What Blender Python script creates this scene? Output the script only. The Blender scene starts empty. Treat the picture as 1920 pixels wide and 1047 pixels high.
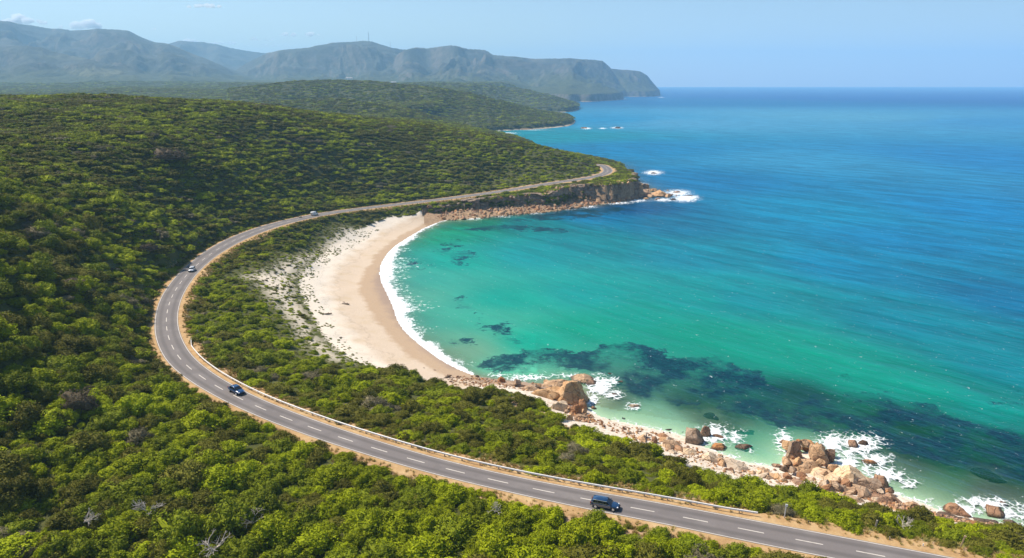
import bpy, bmesh, math, random
import numpy as np
from mathutils import Vector, Matrix

random.seed(7)
RNG = np.random.default_rng(11)
SC = bpy.context.scene
COL = SC.collection

# ------------------------------------------------------------------ camera, sky, sun, exposure
F_PX, PITCH, CAM_H = 1297.0, math.radians(15.84), 86.0
SUN_AZ, SUN_EL = math.radians(-62.0), math.radians(50.0)      # azimuth clockwise from +Y (view direction)

cam = bpy.data.cameras.new("camera")
cam.sensor_width = 36.0
cam.lens = F_PX / 1920.0 * 36.0
cam.clip_start, cam.clip_end = 1.0, 60000.0
cam_o = bpy.data.objects.new("camera", cam)
COL.objects.link(cam_o)
cam_o.location = (0, 0, CAM_H)
cam_o.rotation_euler = (math.radians(90) - PITCH, 0, 0)
SC.camera = cam_o

world = bpy.data.worlds.new("World")
SC.world = world
world.use_nodes = True
wn = world.node_tree
sky = wn.nodes.new("ShaderNodeTexSky")
sky.sky_type = 'NISHITA'
sky.sun_disc = False
sky.sun_elevation = SUN_EL
sky.sun_rotation = SUN_AZ
sky.altitude = 0.0
sky.air_density = 1.0
sky.dust_density = 0.3
sky.ozone_density = 2.0
bg = wn.nodes["Background"]
bg.inputs["Strength"].default_value = 0.088
wn.links.new(sky.outputs[0], bg.inputs["Color"])

sun = bpy.data.lights.new("sun", 'SUN')
sun.energy = 5.0
sun.angle = math.radians(0.5)
sun.color = (1.0, 0.93, 0.82)
sun_o = bpy.data.objects.new("sun", sun)
COL.objects.link(sun_o)
sd = Vector((math.sin(SUN_AZ) * math.cos(SUN_EL), math.cos(SUN_AZ) * math.cos(SUN_EL), math.sin(SUN_EL)))
sun_o.rotation_euler = sd.to_track_quat('Z', 'Y').to_euler()
sun_o.location = sd * 500

SC.view_settings.view_transform = 'Standard'
SC.view_settings.look = 'None'
SC.view_settings.exposure = 0.55
SC.view_settings.gamma = 1.0
SC.cycles.max_bounces = 8
SC.cycles.transparent_max_bounces = 16
SC.cycles.volume_bounces = 12
SC.cycles.use_denoising = True

# ------------------------------------------------------------------ helpers: photo pixel -> point in the place
def rays(px, py):
    u = (np.asarray(px, float) - 960) / F_PX
    v = -(np.asarray(py, float) - 523.5) / F_PX
    return u, math.cos(PITCH) + v * math.sin(PITCH), -math.sin(PITCH) + v * math.cos(PITCH)

def onz(px, py, z=0.0):
    dx, dy, dz = rays(px, py)
    t = (np.asarray(z, float) - CAM_H) / dz
    return np.stack([dx * t, dy * t], -1)

def ony(px, py, Y):
    dx, dy, dz = rays(px, py)
    t = np.asarray(Y, float) / dy
    return np.stack([dx * t, dy * t, CAM_H + dz * t], -1)

def pts(lst, z=0.0):
    a = np.array(lst, float)
    return onz(a[:, 0], a[:, 1], z)

def project(x, y, z):
    c, s = math.cos(PITCH), math.sin(PITCH)
    dz = z - CAM_H
    dep = y * c - dz * s
    up = y * s + dz * c
    return 960 + F_PX * x / dep, 523.5 - F_PX * up / dep, dep

def smooth(a, b, x):
    t = np.clip((x - a) / (b - a), 0, 1)
    return t * t * (3 - 2 * t)

def _h(ix, iy, s):
    n = (ix.astype(np.int64) * 374761393 + iy.astype(np.int64) * 668265263 + s * 974634533) & 0xffffffff
    n = ((n ^ (n >> 13)) * 1274126177) & 0xffffffff
    return ((n ^ (n >> 16)) & 0xffff) / 65535.0

def vnoise(x, y, s=0):
    ix, iy = np.floor(x), np.floor(y)
    fx, fy = x - ix, y - iy
    fx = fx * fx * fx * (fx * (fx * 6 - 15) + 10)
    fy = fy * fy * fy * (fy * (fy * 6 - 15) + 10)
    a, b = _h(ix, iy, s), _h(ix + 1, iy, s)
    c, d = _h(ix, iy + 1, s), _h(ix + 1, iy + 1, s)
    return (a * (1 - fx) + b * fx) * (1 - fy) + (c * (1 - fx) + d * fx) * fy

def fbm(x, y, s=0, o=4):
    r, a, t = 0, 1, 0
    for k in range(o):
        r = r + a * vnoise(x, y, s + k * 17)
        t += a
        a *= .5
        x, y = x * 2.03 + 5.1, y * 2.03 + 1.7
    return r / t

def ridged(x, y, s=0, o=4):
    r, a, t = 0, 1, 0
    for k in range(o):
        r = r + a * (1 - np.abs(2 * vnoise(x, y, s + k * 13) - 1))
        t += a
        a *= .5
        x, y = x * 2.07 + 3.3, y * 2.07 + 9.2
    return r / t

def seg_dist(P, L, chunk=40000):
    """distance from points P to polyline L, and arc position of the nearest point"""
    A, B = L[:-1], L[1:]
    D = B - A
    l2 = (D ** 2).sum(1) + 1e-9
    ln = np.sqrt(l2)
    cum = np.concatenate([[0], np.cumsum(ln)])
    out, arc = np.empty(len(P)), np.empty(len(P))
    for i in range(0, len(P), chunk):
        x, y = P[i:i + chunk, 0], P[i:i + chunk, 1]
        best = np.full(len(x), 1e18)
        ar = np.zeros(len(x))
        for k in range(len(A)):
            rx, ry = x - A[k, 0], y - A[k, 1]
            t = np.clip((rx * D[k, 0] + ry * D[k, 1]) / l2[k], 0, 1)
            rx -= t * D[k, 0]
            ry -= t * D[k, 1]
            d2 = rx * rx + ry * ry
            m = d2 < best
            best[m] = d2[m]
            ar[m] = cum[k] + t[m] * ln[k]
        out[i:i + chunk] = np.sqrt(best)
        arc[i:i + chunk] = ar
    return out, arc

def inside(P, poly):
    x, y = P[:, 0], P[:, 1]
    r = np.zeros(len(P), bool)
    n = len(poly)
    for i in range(n):
        x1, y1 = poly[i]
        x2, y2 = poly[(i + 1) % n]
        if y1 == y2:
            continue
        c = ((y1 > y) != (y2 > y)) & (x < (x2 - x1) * (y - y1) / (y2 - y1) + x1)
        r ^= c
    return r

def resample(L, step):
    d = np.concatenate([[0], np.cumsum(np.linalg.norm(np.diff(L, axis=0), axis=1))])
    n = max(2, int(d[-1] / step) + 1)
    s = np.linspace(0, d[-1], n)
    return np.stack([np.interp(s, d, L[:, k]) for k in range(L.shape[1])], -1)

def chaikin(L, n=2):
    for _ in range(n):
        a, b = L[:-1] * .75 + L[1:] * .25, L[:-1] * .25 + L[1:] * .75
        m = np.empty((2 * len(a), L.shape[1]))
        m[0::2], m[1::2] = a, b
        L = np.concatenate([L[:1], m, L[-1:]])
    return L

def mesh_np(name, V, Fq, attrs=None, smooth_=True):
    me = bpy.data.meshes.new(name)
    V = np.asarray(V, np.float32)
    Fq = np.asarray(Fq, np.int32)
    k = Fq.shape[1]
    me.vertices.add(len(V))
    me.vertices.foreach_set("co", V.ravel())
    me.loops.add(Fq.size)
    me.loops.foreach_set("vertex_index", Fq.ravel())
    me.polygons.add(len(Fq))
    me.polygons.foreach_set("loop_start", np.arange(0, Fq.size, k, dtype=np.int32))
    me.polygons.foreach_set("use_smooth", np.full(len(Fq), smooth_))
    for nm, a in (attrs or {}).items():
        a = np.asarray(a, np.float32)
        if a.ndim == 2:
            at = me.attributes.new(nm, 'FLOAT_COLOR', 'POINT')
            at.data.foreach_set("color", np.concatenate([a, np.ones((len(a), 1), np.float32)], 1).ravel())
        else:
            at = me.attributes.new(nm, 'FLOAT', 'POINT')
            at.data.foreach_set("value", a)
    me.update(calc_edges=True)
    return me

def grid_faces(nr, nc):
    i = np.arange(nr - 1)[:, None] * nc + np.arange(nc - 1)[None, :]
    return np.stack([i, i + 1, i + nc + 1, i + nc], -1).reshape(-1, 4)

def link(name, me, mat=None, parent=None, loc=None):
    o = bpy.data.objects.new(name, me)
    COL.objects.link(o)
    if mat is not None and me is not None:
        if len(me.materials) == 0:
            me.materials.append(mat)
    if parent is not None:
        o.parent = parent
    if loc is not None:
        o.location = loc
    return o

def struct(name, me, mat):
    o = link(name, me, mat)
    o["kind"] = "structure"
    return o

def tag(o, label, cat, group=None, kind=None):
    if label:
        o["label"] = label
    if cat:
        o["category"] = cat
    if group:
        o["group"] = group
    if kind:
        o["kind"] = kind
    return o

def thing(name, label, cat, loc=(0, 0, 0), rz=0.0, group=None):
    o = bpy.data.objects.new(name, None)
    o.empty_display_size = .5
    COL.objects.link(o)
    o.location = loc
    o.rotation_euler = (0, 0, rz)
    return tag(o, label, cat, group)

# ------------------------------------------------------------------ node helpers
class NT:
    def __init__(s, name):
        s.m = bpy.data.materials.new(name)
        s.m.use_nodes = True
        s.t = s.m.node_tree
        s.t.nodes.clear()
        s.out = s.t.nodes.new("ShaderNodeOutputMaterial")
    def n(s, kind, **kw):
        nd = s.t.nodes.new("ShaderNode" + kind)
        for k, v in kw.items():
            setattr(nd, k, v)
        return nd
    def put(s, sock, v):
        if isinstance(v, bpy.types.NodeSocket):
            s.t.links.new(v, sock)
        elif isinstance(v, tuple) and len(v) == 3 and sock.type == 'RGBA':
            sock.default_value = (*v, 1)
        else:
            sock.default_value = v
    def math(s, op, a, b=0.0, c=None, clamp=False):
        nd = s.n("Math", operation=op, use_clamp=clamp)
        s.put(nd.inputs[0], a)
        s.put(nd.inputs[1], b)
        if c is not None:
            s.put(nd.inputs[2], c)
        return nd.outputs[0]
    def mix(s, f, a, b, mode='MIX'):
        nd = s.n("Mix", data_type='RGBA', blend_type=mode)
        s.put(nd.inputs[0], f)
        s.put(nd.inputs[6], a)
        s.put(nd.inputs[7], b)
        return nd.outputs[2]
    def attr(s, name, inst=False):
        nd = s.n("Attribute", attribute_name=name)
        if inst:
            nd.attribute_type = 'INSTANCER'
        return nd
    def pos(s):
        return s.n("NewGeometry").outputs["Position"]
    def mapping(s, v, scale=(1, 1, 1), rot=(0, 0, 0)):
        nd = s.n("Mapping")
        s.put(nd.inputs["Vector"], v)
        nd.inputs["Scale"].default_value = scale
        nd.inputs["Rotation"].default_value = rot
        return nd.outputs[0]
    def noise(s, v, scale, detail=4, rough=.55, dist=0.0):
        nd = s.n("TexNoise")
        if v is not None:
            s.put(nd.inputs["Vector"], v)
        nd.inputs["Scale"].default_value = scale
        nd.inputs["Detail"].default_value = detail
        nd.inputs["Roughness"].default_value = rough
        nd.inputs["Distortion"].default_value = dist
        return nd.outputs["Fac"]
    def step(s, x, a, b):
        nd = s.n("MapRange", interpolation_type='SMOOTHSTEP')
        s.put(nd.inputs[0], x)
        nd.inputs[1].default_value = a
        nd.inputs[2].default_value = b
        return nd.outputs[0]
    def ramp(s, x, stops):
        nd = s.n("ValToRGB")
        s.put(nd.inputs[0], x)
        e = nd.color_ramp.elements
        while len(e) < len(stops):
            e.new(.5)
        for k, (p, c) in enumerate(stops):
            e[k].position = p
            e[k].color = (*c, 1)
        return nd.outputs[0]
    def bump(s, h, dist=1.0, strength=1.0, normal=None):
        nd = s.n("Bump")
        nd.inputs["Strength"].default_value = strength
        nd.inputs["Distance"].default_value = dist
        s.put(nd.inputs["Height"], h)
        if normal is not None:
            s.put(nd.inputs["Normal"], normal)
        return nd.outputs[0]
    def bsdf(s, col, rough=.8, normal=None, spec=.3, metal=0.0, **kw):
        nd = s.n("BsdfPrincipled")
        s.put(nd.inputs["Base Color"], col)
        s.put(nd.inputs["Roughness"], rough)
        s.put(nd.inputs["Specular IOR Level"], spec)
        s.put(nd.inputs["Metallic"], metal)
        for k, v in kw.items():
            s.put(nd.inputs[k], v)
        if normal is not None:
            s.put(nd.inputs["Normal"], normal)
        return nd.outputs[0]
    def done(s, sh):
        s.t.links.new(sh, s.out.inputs["Surface"])
        return s.m

def flat_mat(name, col, rough=.6, spec=.4, metal=0.0, var=.12, scale=3.0, **kw):
    t = NT(name)
    tc = t.n("TexCoord").outputs["Object"]
    nz = t.noise(tc, scale, 3)
    c = t.mix(nz, tuple(x * (1 - var) for x in col), tuple(min(1, x * (1 + var)) for x in col))
    return t.done(t.bsdf(c, rough, spec=spec, metal=metal, **kw))

# ------------------------------------------------------------------ the plan of the place, traced on the ground
ROAD_Z = 15.0
EL = [(640,393),(585,400.5),(535,411),(495,422),(458,435),(424.5,448.6),(391,467),(367.6,483.7),(347.6,502),(327.5,520.5),(314,537),(302.5,555.5),(295.8,574),(290.8,594),(289.4,610.7),(290.8,627.4),(295.8,647.5),(304,666),(316,684),(334,698.6),(354,714),(384,732),(434.5,759),(484.6,782),(535,802),(601.6,825.7),(640,838),(717,862),(814,889),(874,904),(974,927.6),(1074.5,949),(1175,969),(1280,991),(1414,1018),(1561,1047)]
ER = [(640,400),(601.6,407),(548,418.5),(501,432),(468,445),(434.5,462),(408,478.7),(384,497),(366,517),(352.6,537),(342.6,554),(336,570.6),(333,587),(333,604),(335,621),(341.6,637.4),(351,654),(364,671),(381,686),(398,699),(421,714),(448,729),(485,747),(535,767),(585,785.6),(640,805),(740,837),(840.5,866),(941,889),(1041,909),(1141,927),(1280,948.5),(1447,983),(1614,1013),(1781,1041)]
RFAR = [(1124.7,308.5),(1133,312),(1141,318.5),(1138,325),(1114.6,332),(1084.5,337),(1041,342.5),(974,353.8),(907,363.8),(820.5,375),(740,384.2),(690,390)]
def road_z(a):
    a = np.array(a, float)
    zz = np.interp(a[:, 0], [495, 560, 640, 740, 840, 974, 1084, 1140], [15, 13.6, 10.6, 8.2, 8.6, 11, 12.5, 13])
    return np.where(a[:, 1] < 432, zz, ROAD_Z)
def road_pts(l):
    a, z = np.array(l, float), road_z(l)
    return np.concatenate([onz(a[:, 0], a[:, 1], z), z[:, None]], 1)
eL, eR = chaikin(road_pts(EL), 2), chaikin(road_pts(ER), 2)
# centre line: pair both edges by the nearest point
eLd = resample(eL, 2.0)
near = []
wid = []
for p in eLd:
    j = np.argmin(((eR[:, :2] - p[:2]) ** 2).sum(1))
    A, B = eR[max(0, j - 1)], eR[min(len(eR) - 1, j + 1)]
    dd = (B - A)
    q = A + np.clip(np.dot((p - A)[:2], dd[:2]) / np.dot(dd[:2], dd[:2]), 0, 1) * dd
    near.append((p + q) / 2)
    wid.append(np.linalg.norm((p - q)[:2]))
near, wid = np.array(near), np.array(wid)
far = road_pts(RFAR)
behind = np.array([[70, 645, 13], [66, 668, 12.5], [58, 690, 12]], float)[::-1]
k0 = 6
CL = np.concatenate([behind, far, near[k0:], near[-1] + np.outer([14, 40, 90], (near[-1] - near[-8]) / np.linalg.norm(near[-1] - near[-8]))])
WD = np.concatenate([np.full(3, 7.5), np.full(len(far), 7.8), np.minimum(wid[k0:], 9.0), np.full(3, wid[-1])])
M = chaikin(np.concatenate([CL[:, :2], WD[:, None], CL[:, 2:3]], 1), 2)
M = resample(M, 1.5)
ker = np.ones(9) / 9
for c in (0, 1, 3):
    M[:, c] = np.convolve(np.pad(M[:, c], 4, mode='reflect', reflect_type='odd'), ker, 'valid')
ker = np.ones(31) / 31
M[:, 2] = np.convolve(np.pad(M[:, 2], 15, mode='edge'), ker, 'valid')
CLINE, CW, CLZ = M[:, :2], M[:, 2], M[:, 3]
CARC = np.concatenate([[0], np.cumsum(np.linalg.norm(np.diff(CLINE, axis=0), axis=1))])
TG = np.gradient(CLINE, axis=0)
TG /= np.linalg.norm(TG, axis=1)[:, None]
CLC = np.concatenate([CLINE[:-1:4], CLINE[-1:]])
NR = np.stack([-TG[:, 1], TG[:, 0]], 1)     # points to the sea side (travelling from far to near)

SH_BEACH = [(862,412),(835,412),(800,425),(765,445),(735,465),(717,487),(710,508),(714,530),(727,555),(738,580),(744,602),(760,625),(790,650),(828,678),(862,695),(890,706)]
SH_RIGHT = [(930,712),(985,718),(1030,722),(1075,728),(1103,748),(1100,770),(1130,785),(1180,795),(1230,806),(1275,815),(1310,835),(1350,850),(1390,866),(1440,876),(1475,872),(1485,850),(1530,850),(1560,868),(1600,885),(1640,908),(1670,925),(1720,940),(1780,965),(1850,978),(1920,990)]
SH_HEAD = [(1160,306),(1172,318),(1178,328),(1192,338),(1208,347),(1222,356),(1215,366),(1198,372),(1160,379),(1120,384),(1080,390),(1030,397),(980,401),(930,405),(890,409)]
shore_pts = np.concatenate([
    [[-700, 1180], [-60, 1180], [0, 1050], [50, 900], [85, 830]],
    pts(SH_HEAD), pts(SH_BEACH), pts(SH_RIGHT), [[175, 70], [330, -60], [420, -250]]])
SHORE = chaikin(shore_pts, 1)
LANDPOLY = np.concatenate([SHORE, [[-3500, -250], [-3500, 1180]]])

VEG = [(770,404),(722,409),(690,424),(655,437),(628,455),(602,475),(582,500),(562,520),(560,550),(575,575),(590,600),(605,630),(630,655),(658,684),(700,698),(745,700),(800,712),(822,728),(860,735),(905,736)]
VEG2 = [(950,732),(990,742),(1015,765),(1060,800),(1110,806),(1180,835),(1260,862),(1340,900),(1420,912),(1500,930),(1580,950),(1650,968),(1750,988),(1850,990),(1960,1004)]
vegl = np.concatenate([pts(VEG, 4.2), pts(VEG2, 3.6), [[190, 60]]])
VEGLINE = chaikin(vegl, 1)
CLIFF = [(1178,338),(1192,352),(1189,366),(1160,371),(1123,374),(1081,374),(1050,381),(1033,386),(997,384),(960,388),(935,390),(905,392),(870,395),(840,398),(805,401)]
CLIFFLINE = resample(chaikin(pts(CLIFF, 2.0), 1), 3.0)

def tps_fit(P, z, lam=1e-3):
    n = len(P)
    S = 300.0
    Q = P / S
    r2 = ((Q[:, None] - Q[None]) ** 2).sum(2)
    K = .5 * r2 * np.log(r2 + 1e-12)
    A = np.zeros((n + 3, n + 3))
    A[:n, :n] = K + lam * np.eye(n)
    A[:n, n] = 1
    A[:n, n + 1:] = Q
    A[n, :n] = 1
    A[n + 1:, :n] = Q.T
    w = np.linalg.solve(A, np.concatenate([z, [0, 0, 0]]))
    def ev(X, chunk=20000):
        o = np.empty(len(X))
        for i in range(0, len(X), chunk):
            x = X[i:i + chunk] / S
            r2 = ((x[:, None] - Q[None]) ** 2).sum(2)
            o[i:i + chunk] = (.5 * r2 * np.log(r2 + 1e-12)) @ w[:n] + w[n] + x @ w[n + 1:]
        return o
    return ev

HILL = [(0,1047,18),(300,1047,15.5),(600,1047,14),(900,1047,13.5),(1200,1060,14),
        (0,900,21),(200,900,18.5),(400,900,16),(600,900,14.8),(0,780,24),(150,760,22.5),(270,770,18),
        (-250,800,30),(-250,550,46),(-250,400,62),(-250,250,74),
        (0,650,29),(150,640,25),(220,650,19),(0,550,35),(150,540,30),(235,540,23),
        (0,450,42),(150,450,36),(300,440,27),(395,420,21),(0,370,49),(200,370,42),(350,370,32),(500,380,21),
        (0,300,57),(200,300,52),(400,310,43),(600,330,26),(700,350,17),
        (0,245,64),(200,240,63),(400,250,56),(600,265,46),(800,292,31),(900,325,19),
        (0,194,71),(100,189,72),(200,186,73),(300,188,72),(400,195,68),(500,203,63),(600,214,58),(700,226,53),(800,238,48),(870,246,43),(925,255,39),(1000,271,33),(1050,284,28),(1110,303,19)]
h = np.array(HILL, float)
ctlP = [onz(h[:, 0], h[:, 1], h[:, 2])]
ctlZ = [h[:, 2]]
def ctl(P, z):
    ctlP.append(np.asarray(P, float).reshape(-1, 2))
    ctlZ.append(np.broadcast_to(np.asarray(z, float), (len(ctlP[-1]),)))
ctl(CLINE[::10], CLZ[::10])
ctl(CLINE[::10] + NR[::10] * 6, CLZ[::10] - .4)
ctl(CLINE[::20] - NR[::20] * 6, CLZ[::20] + .2)
bs = pts(SH_BEACH)
ctl(bs[1:], 0)
ctl(pts(SH_RIGHT), 0)
ctl([[175, 70], [330, -60]], 0)
ctl(pts(VEG[1:], 4.2), 4.2)
ctl(pts(VEG2, 3.6), 3.6)
ctl(CLIFFLINE[3:-34:5], 12.2)
ctl(CLIFFLINE[-32:-14:5], 9.0)
ctl(CLIFFLINE[-13::5], 6.0)
ctl(pts(SH_HEAD[:4]), 1.0)
ctl([[50, 900], [85, 830]], 3)
ctl([[-700, 850], [-450, 860], [-250, 850], [-100, 840]], 40)
ctl([[-700, 1050], [-300, 1050], [-120, 1000]], 35)
ctl([[-60, 40], [0, 20], [60, 20], [0, -150], [-200, -100]], 15)
TPS = tps_fit(np.concatenate(ctlP), np.concatenate(ctlZ))
CLIFFPOLY = np.concatenate([CLIFFLINE, onz([790, 800], [404, 428], 0.5), [[330, 330], [330, 700]]])

def ground(P, full=False):
    P = np.asarray(P, float)
    d_sh, _ = seg_dist(P, SHORE)
    land = inside(P, LANDPOLY)
    z = TPS(P)
    d_rd, arc = seg_dist(P, CLC)
    hw = np.interp(arc, CARC, CW) / 2
    # lumps of the land, calm on the beach
    d_vg, _ = seg_dist(P, VEGLINE)
    lump = (fbm(P[:, 0] / 38, P[:, 1] / 38, 3) - .5) * 5 + (fbm(P[:, 0] / 11, P[:, 1] / 11, 9, 3) - .5) * 1.6
    z = z + lump * smooth(3, 28, d_rd - hw) * smooth(6, 40, d_sh) * np.where(P[:, 1] > 560, .5, 1)
    z = np.maximum(z, .05 + np.minimum(d_sh * .06, 2.0))
    out = inside(P, CLIFFPOLY)
    d_cl, _ = seg_dist(P, CLIFFLINE)
    apron = np.minimum(.3 + d_sh * .16, 2.6) + (fbm(P[:, 0] / 5, P[:, 1] / 5, 4) - .5) * 1.2
    z = np.where(out, np.minimum(z, apron + 0 * d_cl), z)
    # shelf for the road
    k = smooth(hw + 3.0, hw + 7.5, d_rd)
    z = np.where(land & ~out, (np.interp(arc, CARC, CLZ) - .32) * (1 - k) + z * k, z)
    z = np.where(land, z, -np.minimum(.06 * d_sh, 7.0) - .02)
    if full:
        return z, dict(d_sh=d_sh, land=land, d_rd=d_rd - hw, d_vg=d_vg, out=out, d_cl=d_cl, arc=arc)
    return z

def on_ground(px, py, zmax=90.0):
    """the first point of the land that the photo pixel looks at"""
    zs = np.linspace(zmax, -1, 500)
    dx, dy, dz = rays(px, py)
    t = (zs - CAM_H) / dz
    ok = t > 20
    P = np.stack([dx * t, dy * t], 1)[ok]
    g = ground(P)
    i = int(np.argmax(g >= zs[ok]))
    return P[i], float(g[i])

# ------------------------------------------------------------------ materials of the land
def land_mat():
    t = NT("land")
    p = t.pos()
    sand = t.attr("sand").outputs["Fac"]
    wet = t.attr("wet").outputs["Fac"]
    rock = t.attr("rocky").outputs["Fac"]
    dune = t.attr("dune").outputs["Fac"]
    n1 = t.noise(p, .12, 5, .6)
    n2 = t.noise(p, .9, 5, .65)
    n3 = t.noise(p, 6.0, 3, .6)
    soil = t.ramp(n2, [(.25, (.045, .050, .012)), (.5, (.075, .080, .018)), (.75, (.12, .10, .035))])
    soil = t.mix(t.step(n1, .58, .72), soil, (.15, .12, .05))
    bare = t.attr('bare').outputs['Fac']
    soil = t.mix(t.step(t.math('ADD', bare, t.math('MULTIPLY', t.math('SUBTRACT', n2, .5), .9)), .3, .6), soil, t.mix(n2, (.34, .20, .105), (.50, .34, .20)))
    # beach sand, dry, damp band, drift lines
    s_dry = t.mix(n2, (.52, .40, .29), (.61, .485, .365))
    s_dry = t.mix(t.step(n1, .45, .7), s_dry, (.53, .405, .275))
    s_dry = t.mix(t.step(t.math('ADD', wet, t.math('MULTIPLY', t.math('SUBTRACT', n1, .5), 14.0)), -8.0, -17.0), s_dry, (.68, .585, .475))
    wr = t.math('ADD', wet, t.math('MULTIPLY', t.math('SUBTRACT', n1, .5), 9.0))
    s_all = t.mix(t.step(wr, -2.0, 1.2), s_dry, t.mix(n2, (.41, .28, .175), (.46, .33, .22)))
    s_all = t.mix(t.step(wr, 4.0, 9.0), s_all, (.33, .235, .175))
    dl = t.math('ABSOLUTE', t.math('ADD', t.math('ADD', wet, 9.5), t.math('MULTIPLY', t.math('SUBTRACT', t.noise(p, .07, 4, .6), .5), 22.0)))
    drift = t.math('MULTIPLY', t.math('SUBTRACT', 1.0, t.step(dl, .25, .8)), t.step(n3, .5, .62))
    dl2 = t.math('ABSOLUTE', t.math('ADD', t.math('ADD', wet, 16.0), t.math('MULTIPLY', t.math('SUBTRACT', t.noise(p, .09, 4, .6), .5), 26.0)))
    drift2 = t.math('MULTIPLY', t.math('SUBTRACT', 1.0, t.step(dl2, .2, .6)), t.step(n3, .52, .6))
    s_all = t.mix(t.math('MULTIPLY', t.math('MAXIMUM', drift, drift2), .6), s_all, (.16, .11, .06))
    sn = t.math('ADD', sand, t.math('MULTIPLY', t.math('SUBTRACT', n2, .5), 7.0))
    c = t.mix(t.step(sn, -.6, .8), soil, s_all)
    dn = t.math('MULTIPLY', dune, t.step(t.math('ADD', t.noise(p, .16, 4, .65), t.math('MULTIPLY', dune, .22)), .5, .62))
    c = t.mix(dn, c, (.66, .56, .44))
    rk = t.ramp(n2, [(.3, (.17, .095, .05)), (.5, (.33, .215, .125)), (.7, (.45, .31, .20))])
    c = t.mix(t.step(t.math('ADD', rock, t.math('MULTIPLY', t.math('SUBTRACT', n2, .5), .8)), .35, .65), c, rk)
    hb = t.math('ADD', t.math('MULTIPLY', n2, .25), t.math('MULTIPLY', n3, .05))
    return t.done(t.bsdf(c, .9, t.bump(hb, 1.0, .7), .15))

def strip(L, W0, W1, z, cols=2, jitter=0.0, zfun=None):
    """a ribbon along the road centre between offsets W0 and W1 (arrays or numbers) at height z"""
    n = len(L)
    f = np.linspace(0, 1, cols)
    w = np.broadcast_to(np.asarray(W0, float), n)[:, None] * (1 - f) + np.broadcast_to(np.asarray(W1, float), n)[:, None] * f
    P = L[:, None, :] + NRL[:, None, :] * w[..., None]
    Z = np.broadcast_to(np.asarray(z, float).reshape(-1, 1), (n, cols)) if zfun is None else zfun(f, w)
    return np.concatenate([P, Z[..., None]], -1).reshape(-1, 3), grid_faces(n, cols)
NRL = NR

LAND = land_mat()
# near ground: a fan of rows that get wider with distance
Ys = np.exp(np.linspace(math.log(34), math.log(1010), 640))
Us = np.linspace(-1.05, .95, 760)
UU, YY = np.meshgrid(Us, Ys)
GP = np.stack([(UU * YY).ravel(), YY.ravel()], 1)
GZ, ga = ground(GP, True)
beachy = smooth(-75, -60, GP[:, 0]) * 0 + 1
seaward = np.zeros(len(GP), bool)
VEGPOLY = np.concatenate([VEGLINE, [[420, -200], [500, 120], [500, 480]], onz([1250, 1000, 850, 805], [374, 397, 404, 402.5], 1.0)])
seaward = inside(GP, VEGPOLY)
sand = np.where(seaward, ga['d_vg'], -ga['d_vg'])
sand = np.where(ga['out'] & (GP[:, 0] > -20), -8, sand)
bsh = chaikin(pts([(850,412),(815,412),(770,428),(735,450),(705,478),(682,508),(672,535),(682,560),(700,590),(716,612),(740,640),(770,668),(812,694),(850,708)], 1.2), 2)
d_wet, _ = seg_dist(GP, bsh)
wpoly = np.concatenate([bsh, [[60, 160], [60, 430]]])
wet = np.where(inside(GP, wpoly), d_wet, -d_wet)
wet = np.where(GP[:, 0] > 15, np.minimum(wet, 3 - ga['d_sh'] * 1.0), wet)
rocky = np.where(ga['out'], 1.0, 0) + smooth(5, 0, ga['d_cl']) * .9
rocky = np.where(ga['land'], rocky, rocky * .3)
cut = smooth(7.5, 3, ga['d_rd']) * smooth(.6, 1.6, GZ - np.interp(ga['arc'], CARC, CLZ))
rocky = np.maximum(rocky, cut * .55)
rs = pts(SH_RIGHT)
d_r, _ = seg_dist(GP, rs)
rocky = np.maximum(rocky, np.where(seaward & ga['land'], .42 * smooth(30, 8, d_r), 0))
DUNE = pts([(690,424),(640,432),(588,470),(535,500),(495,526),(455,546),(488,563),(532,603),(562,652),(608,690),(660,690),(605,630),(560,550),(562,520),(600,475)], 5.0)
d_du, _ = seg_dist(GP, np.concatenate([DUNE, DUNE[:1]]))
ind = inside(GP, DUNE)
dune = smooth(-5, 9, np.where(ind, d_du, -d_du))
bare = np.zeros(len(GP))
for q_, r_ in (((1000, 742, 5), 5), ((965, 747, 6), 4.5), ((1060, 785, 5), 5), ((1110, 815, 4.5), 3.5), ((1040, 765, 5), 4)):
    bare = np.maximum(bare, smooth(1.3, .5, np.linalg.norm(GP - onz(*q_), axis=1) / r_))
bare = np.maximum(bare, smooth(6, 3, ga['d_rd']) * .7)
me = mesh_np("terrain", np.concatenate([GP, GZ[:, None]], 1), grid_faces(len(Ys), len(Us)),
             dict(sand=sand, wet=wet, rocky=rocky, dune=dune, bare=bare))
struct("terrain", me, LAND)

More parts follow.
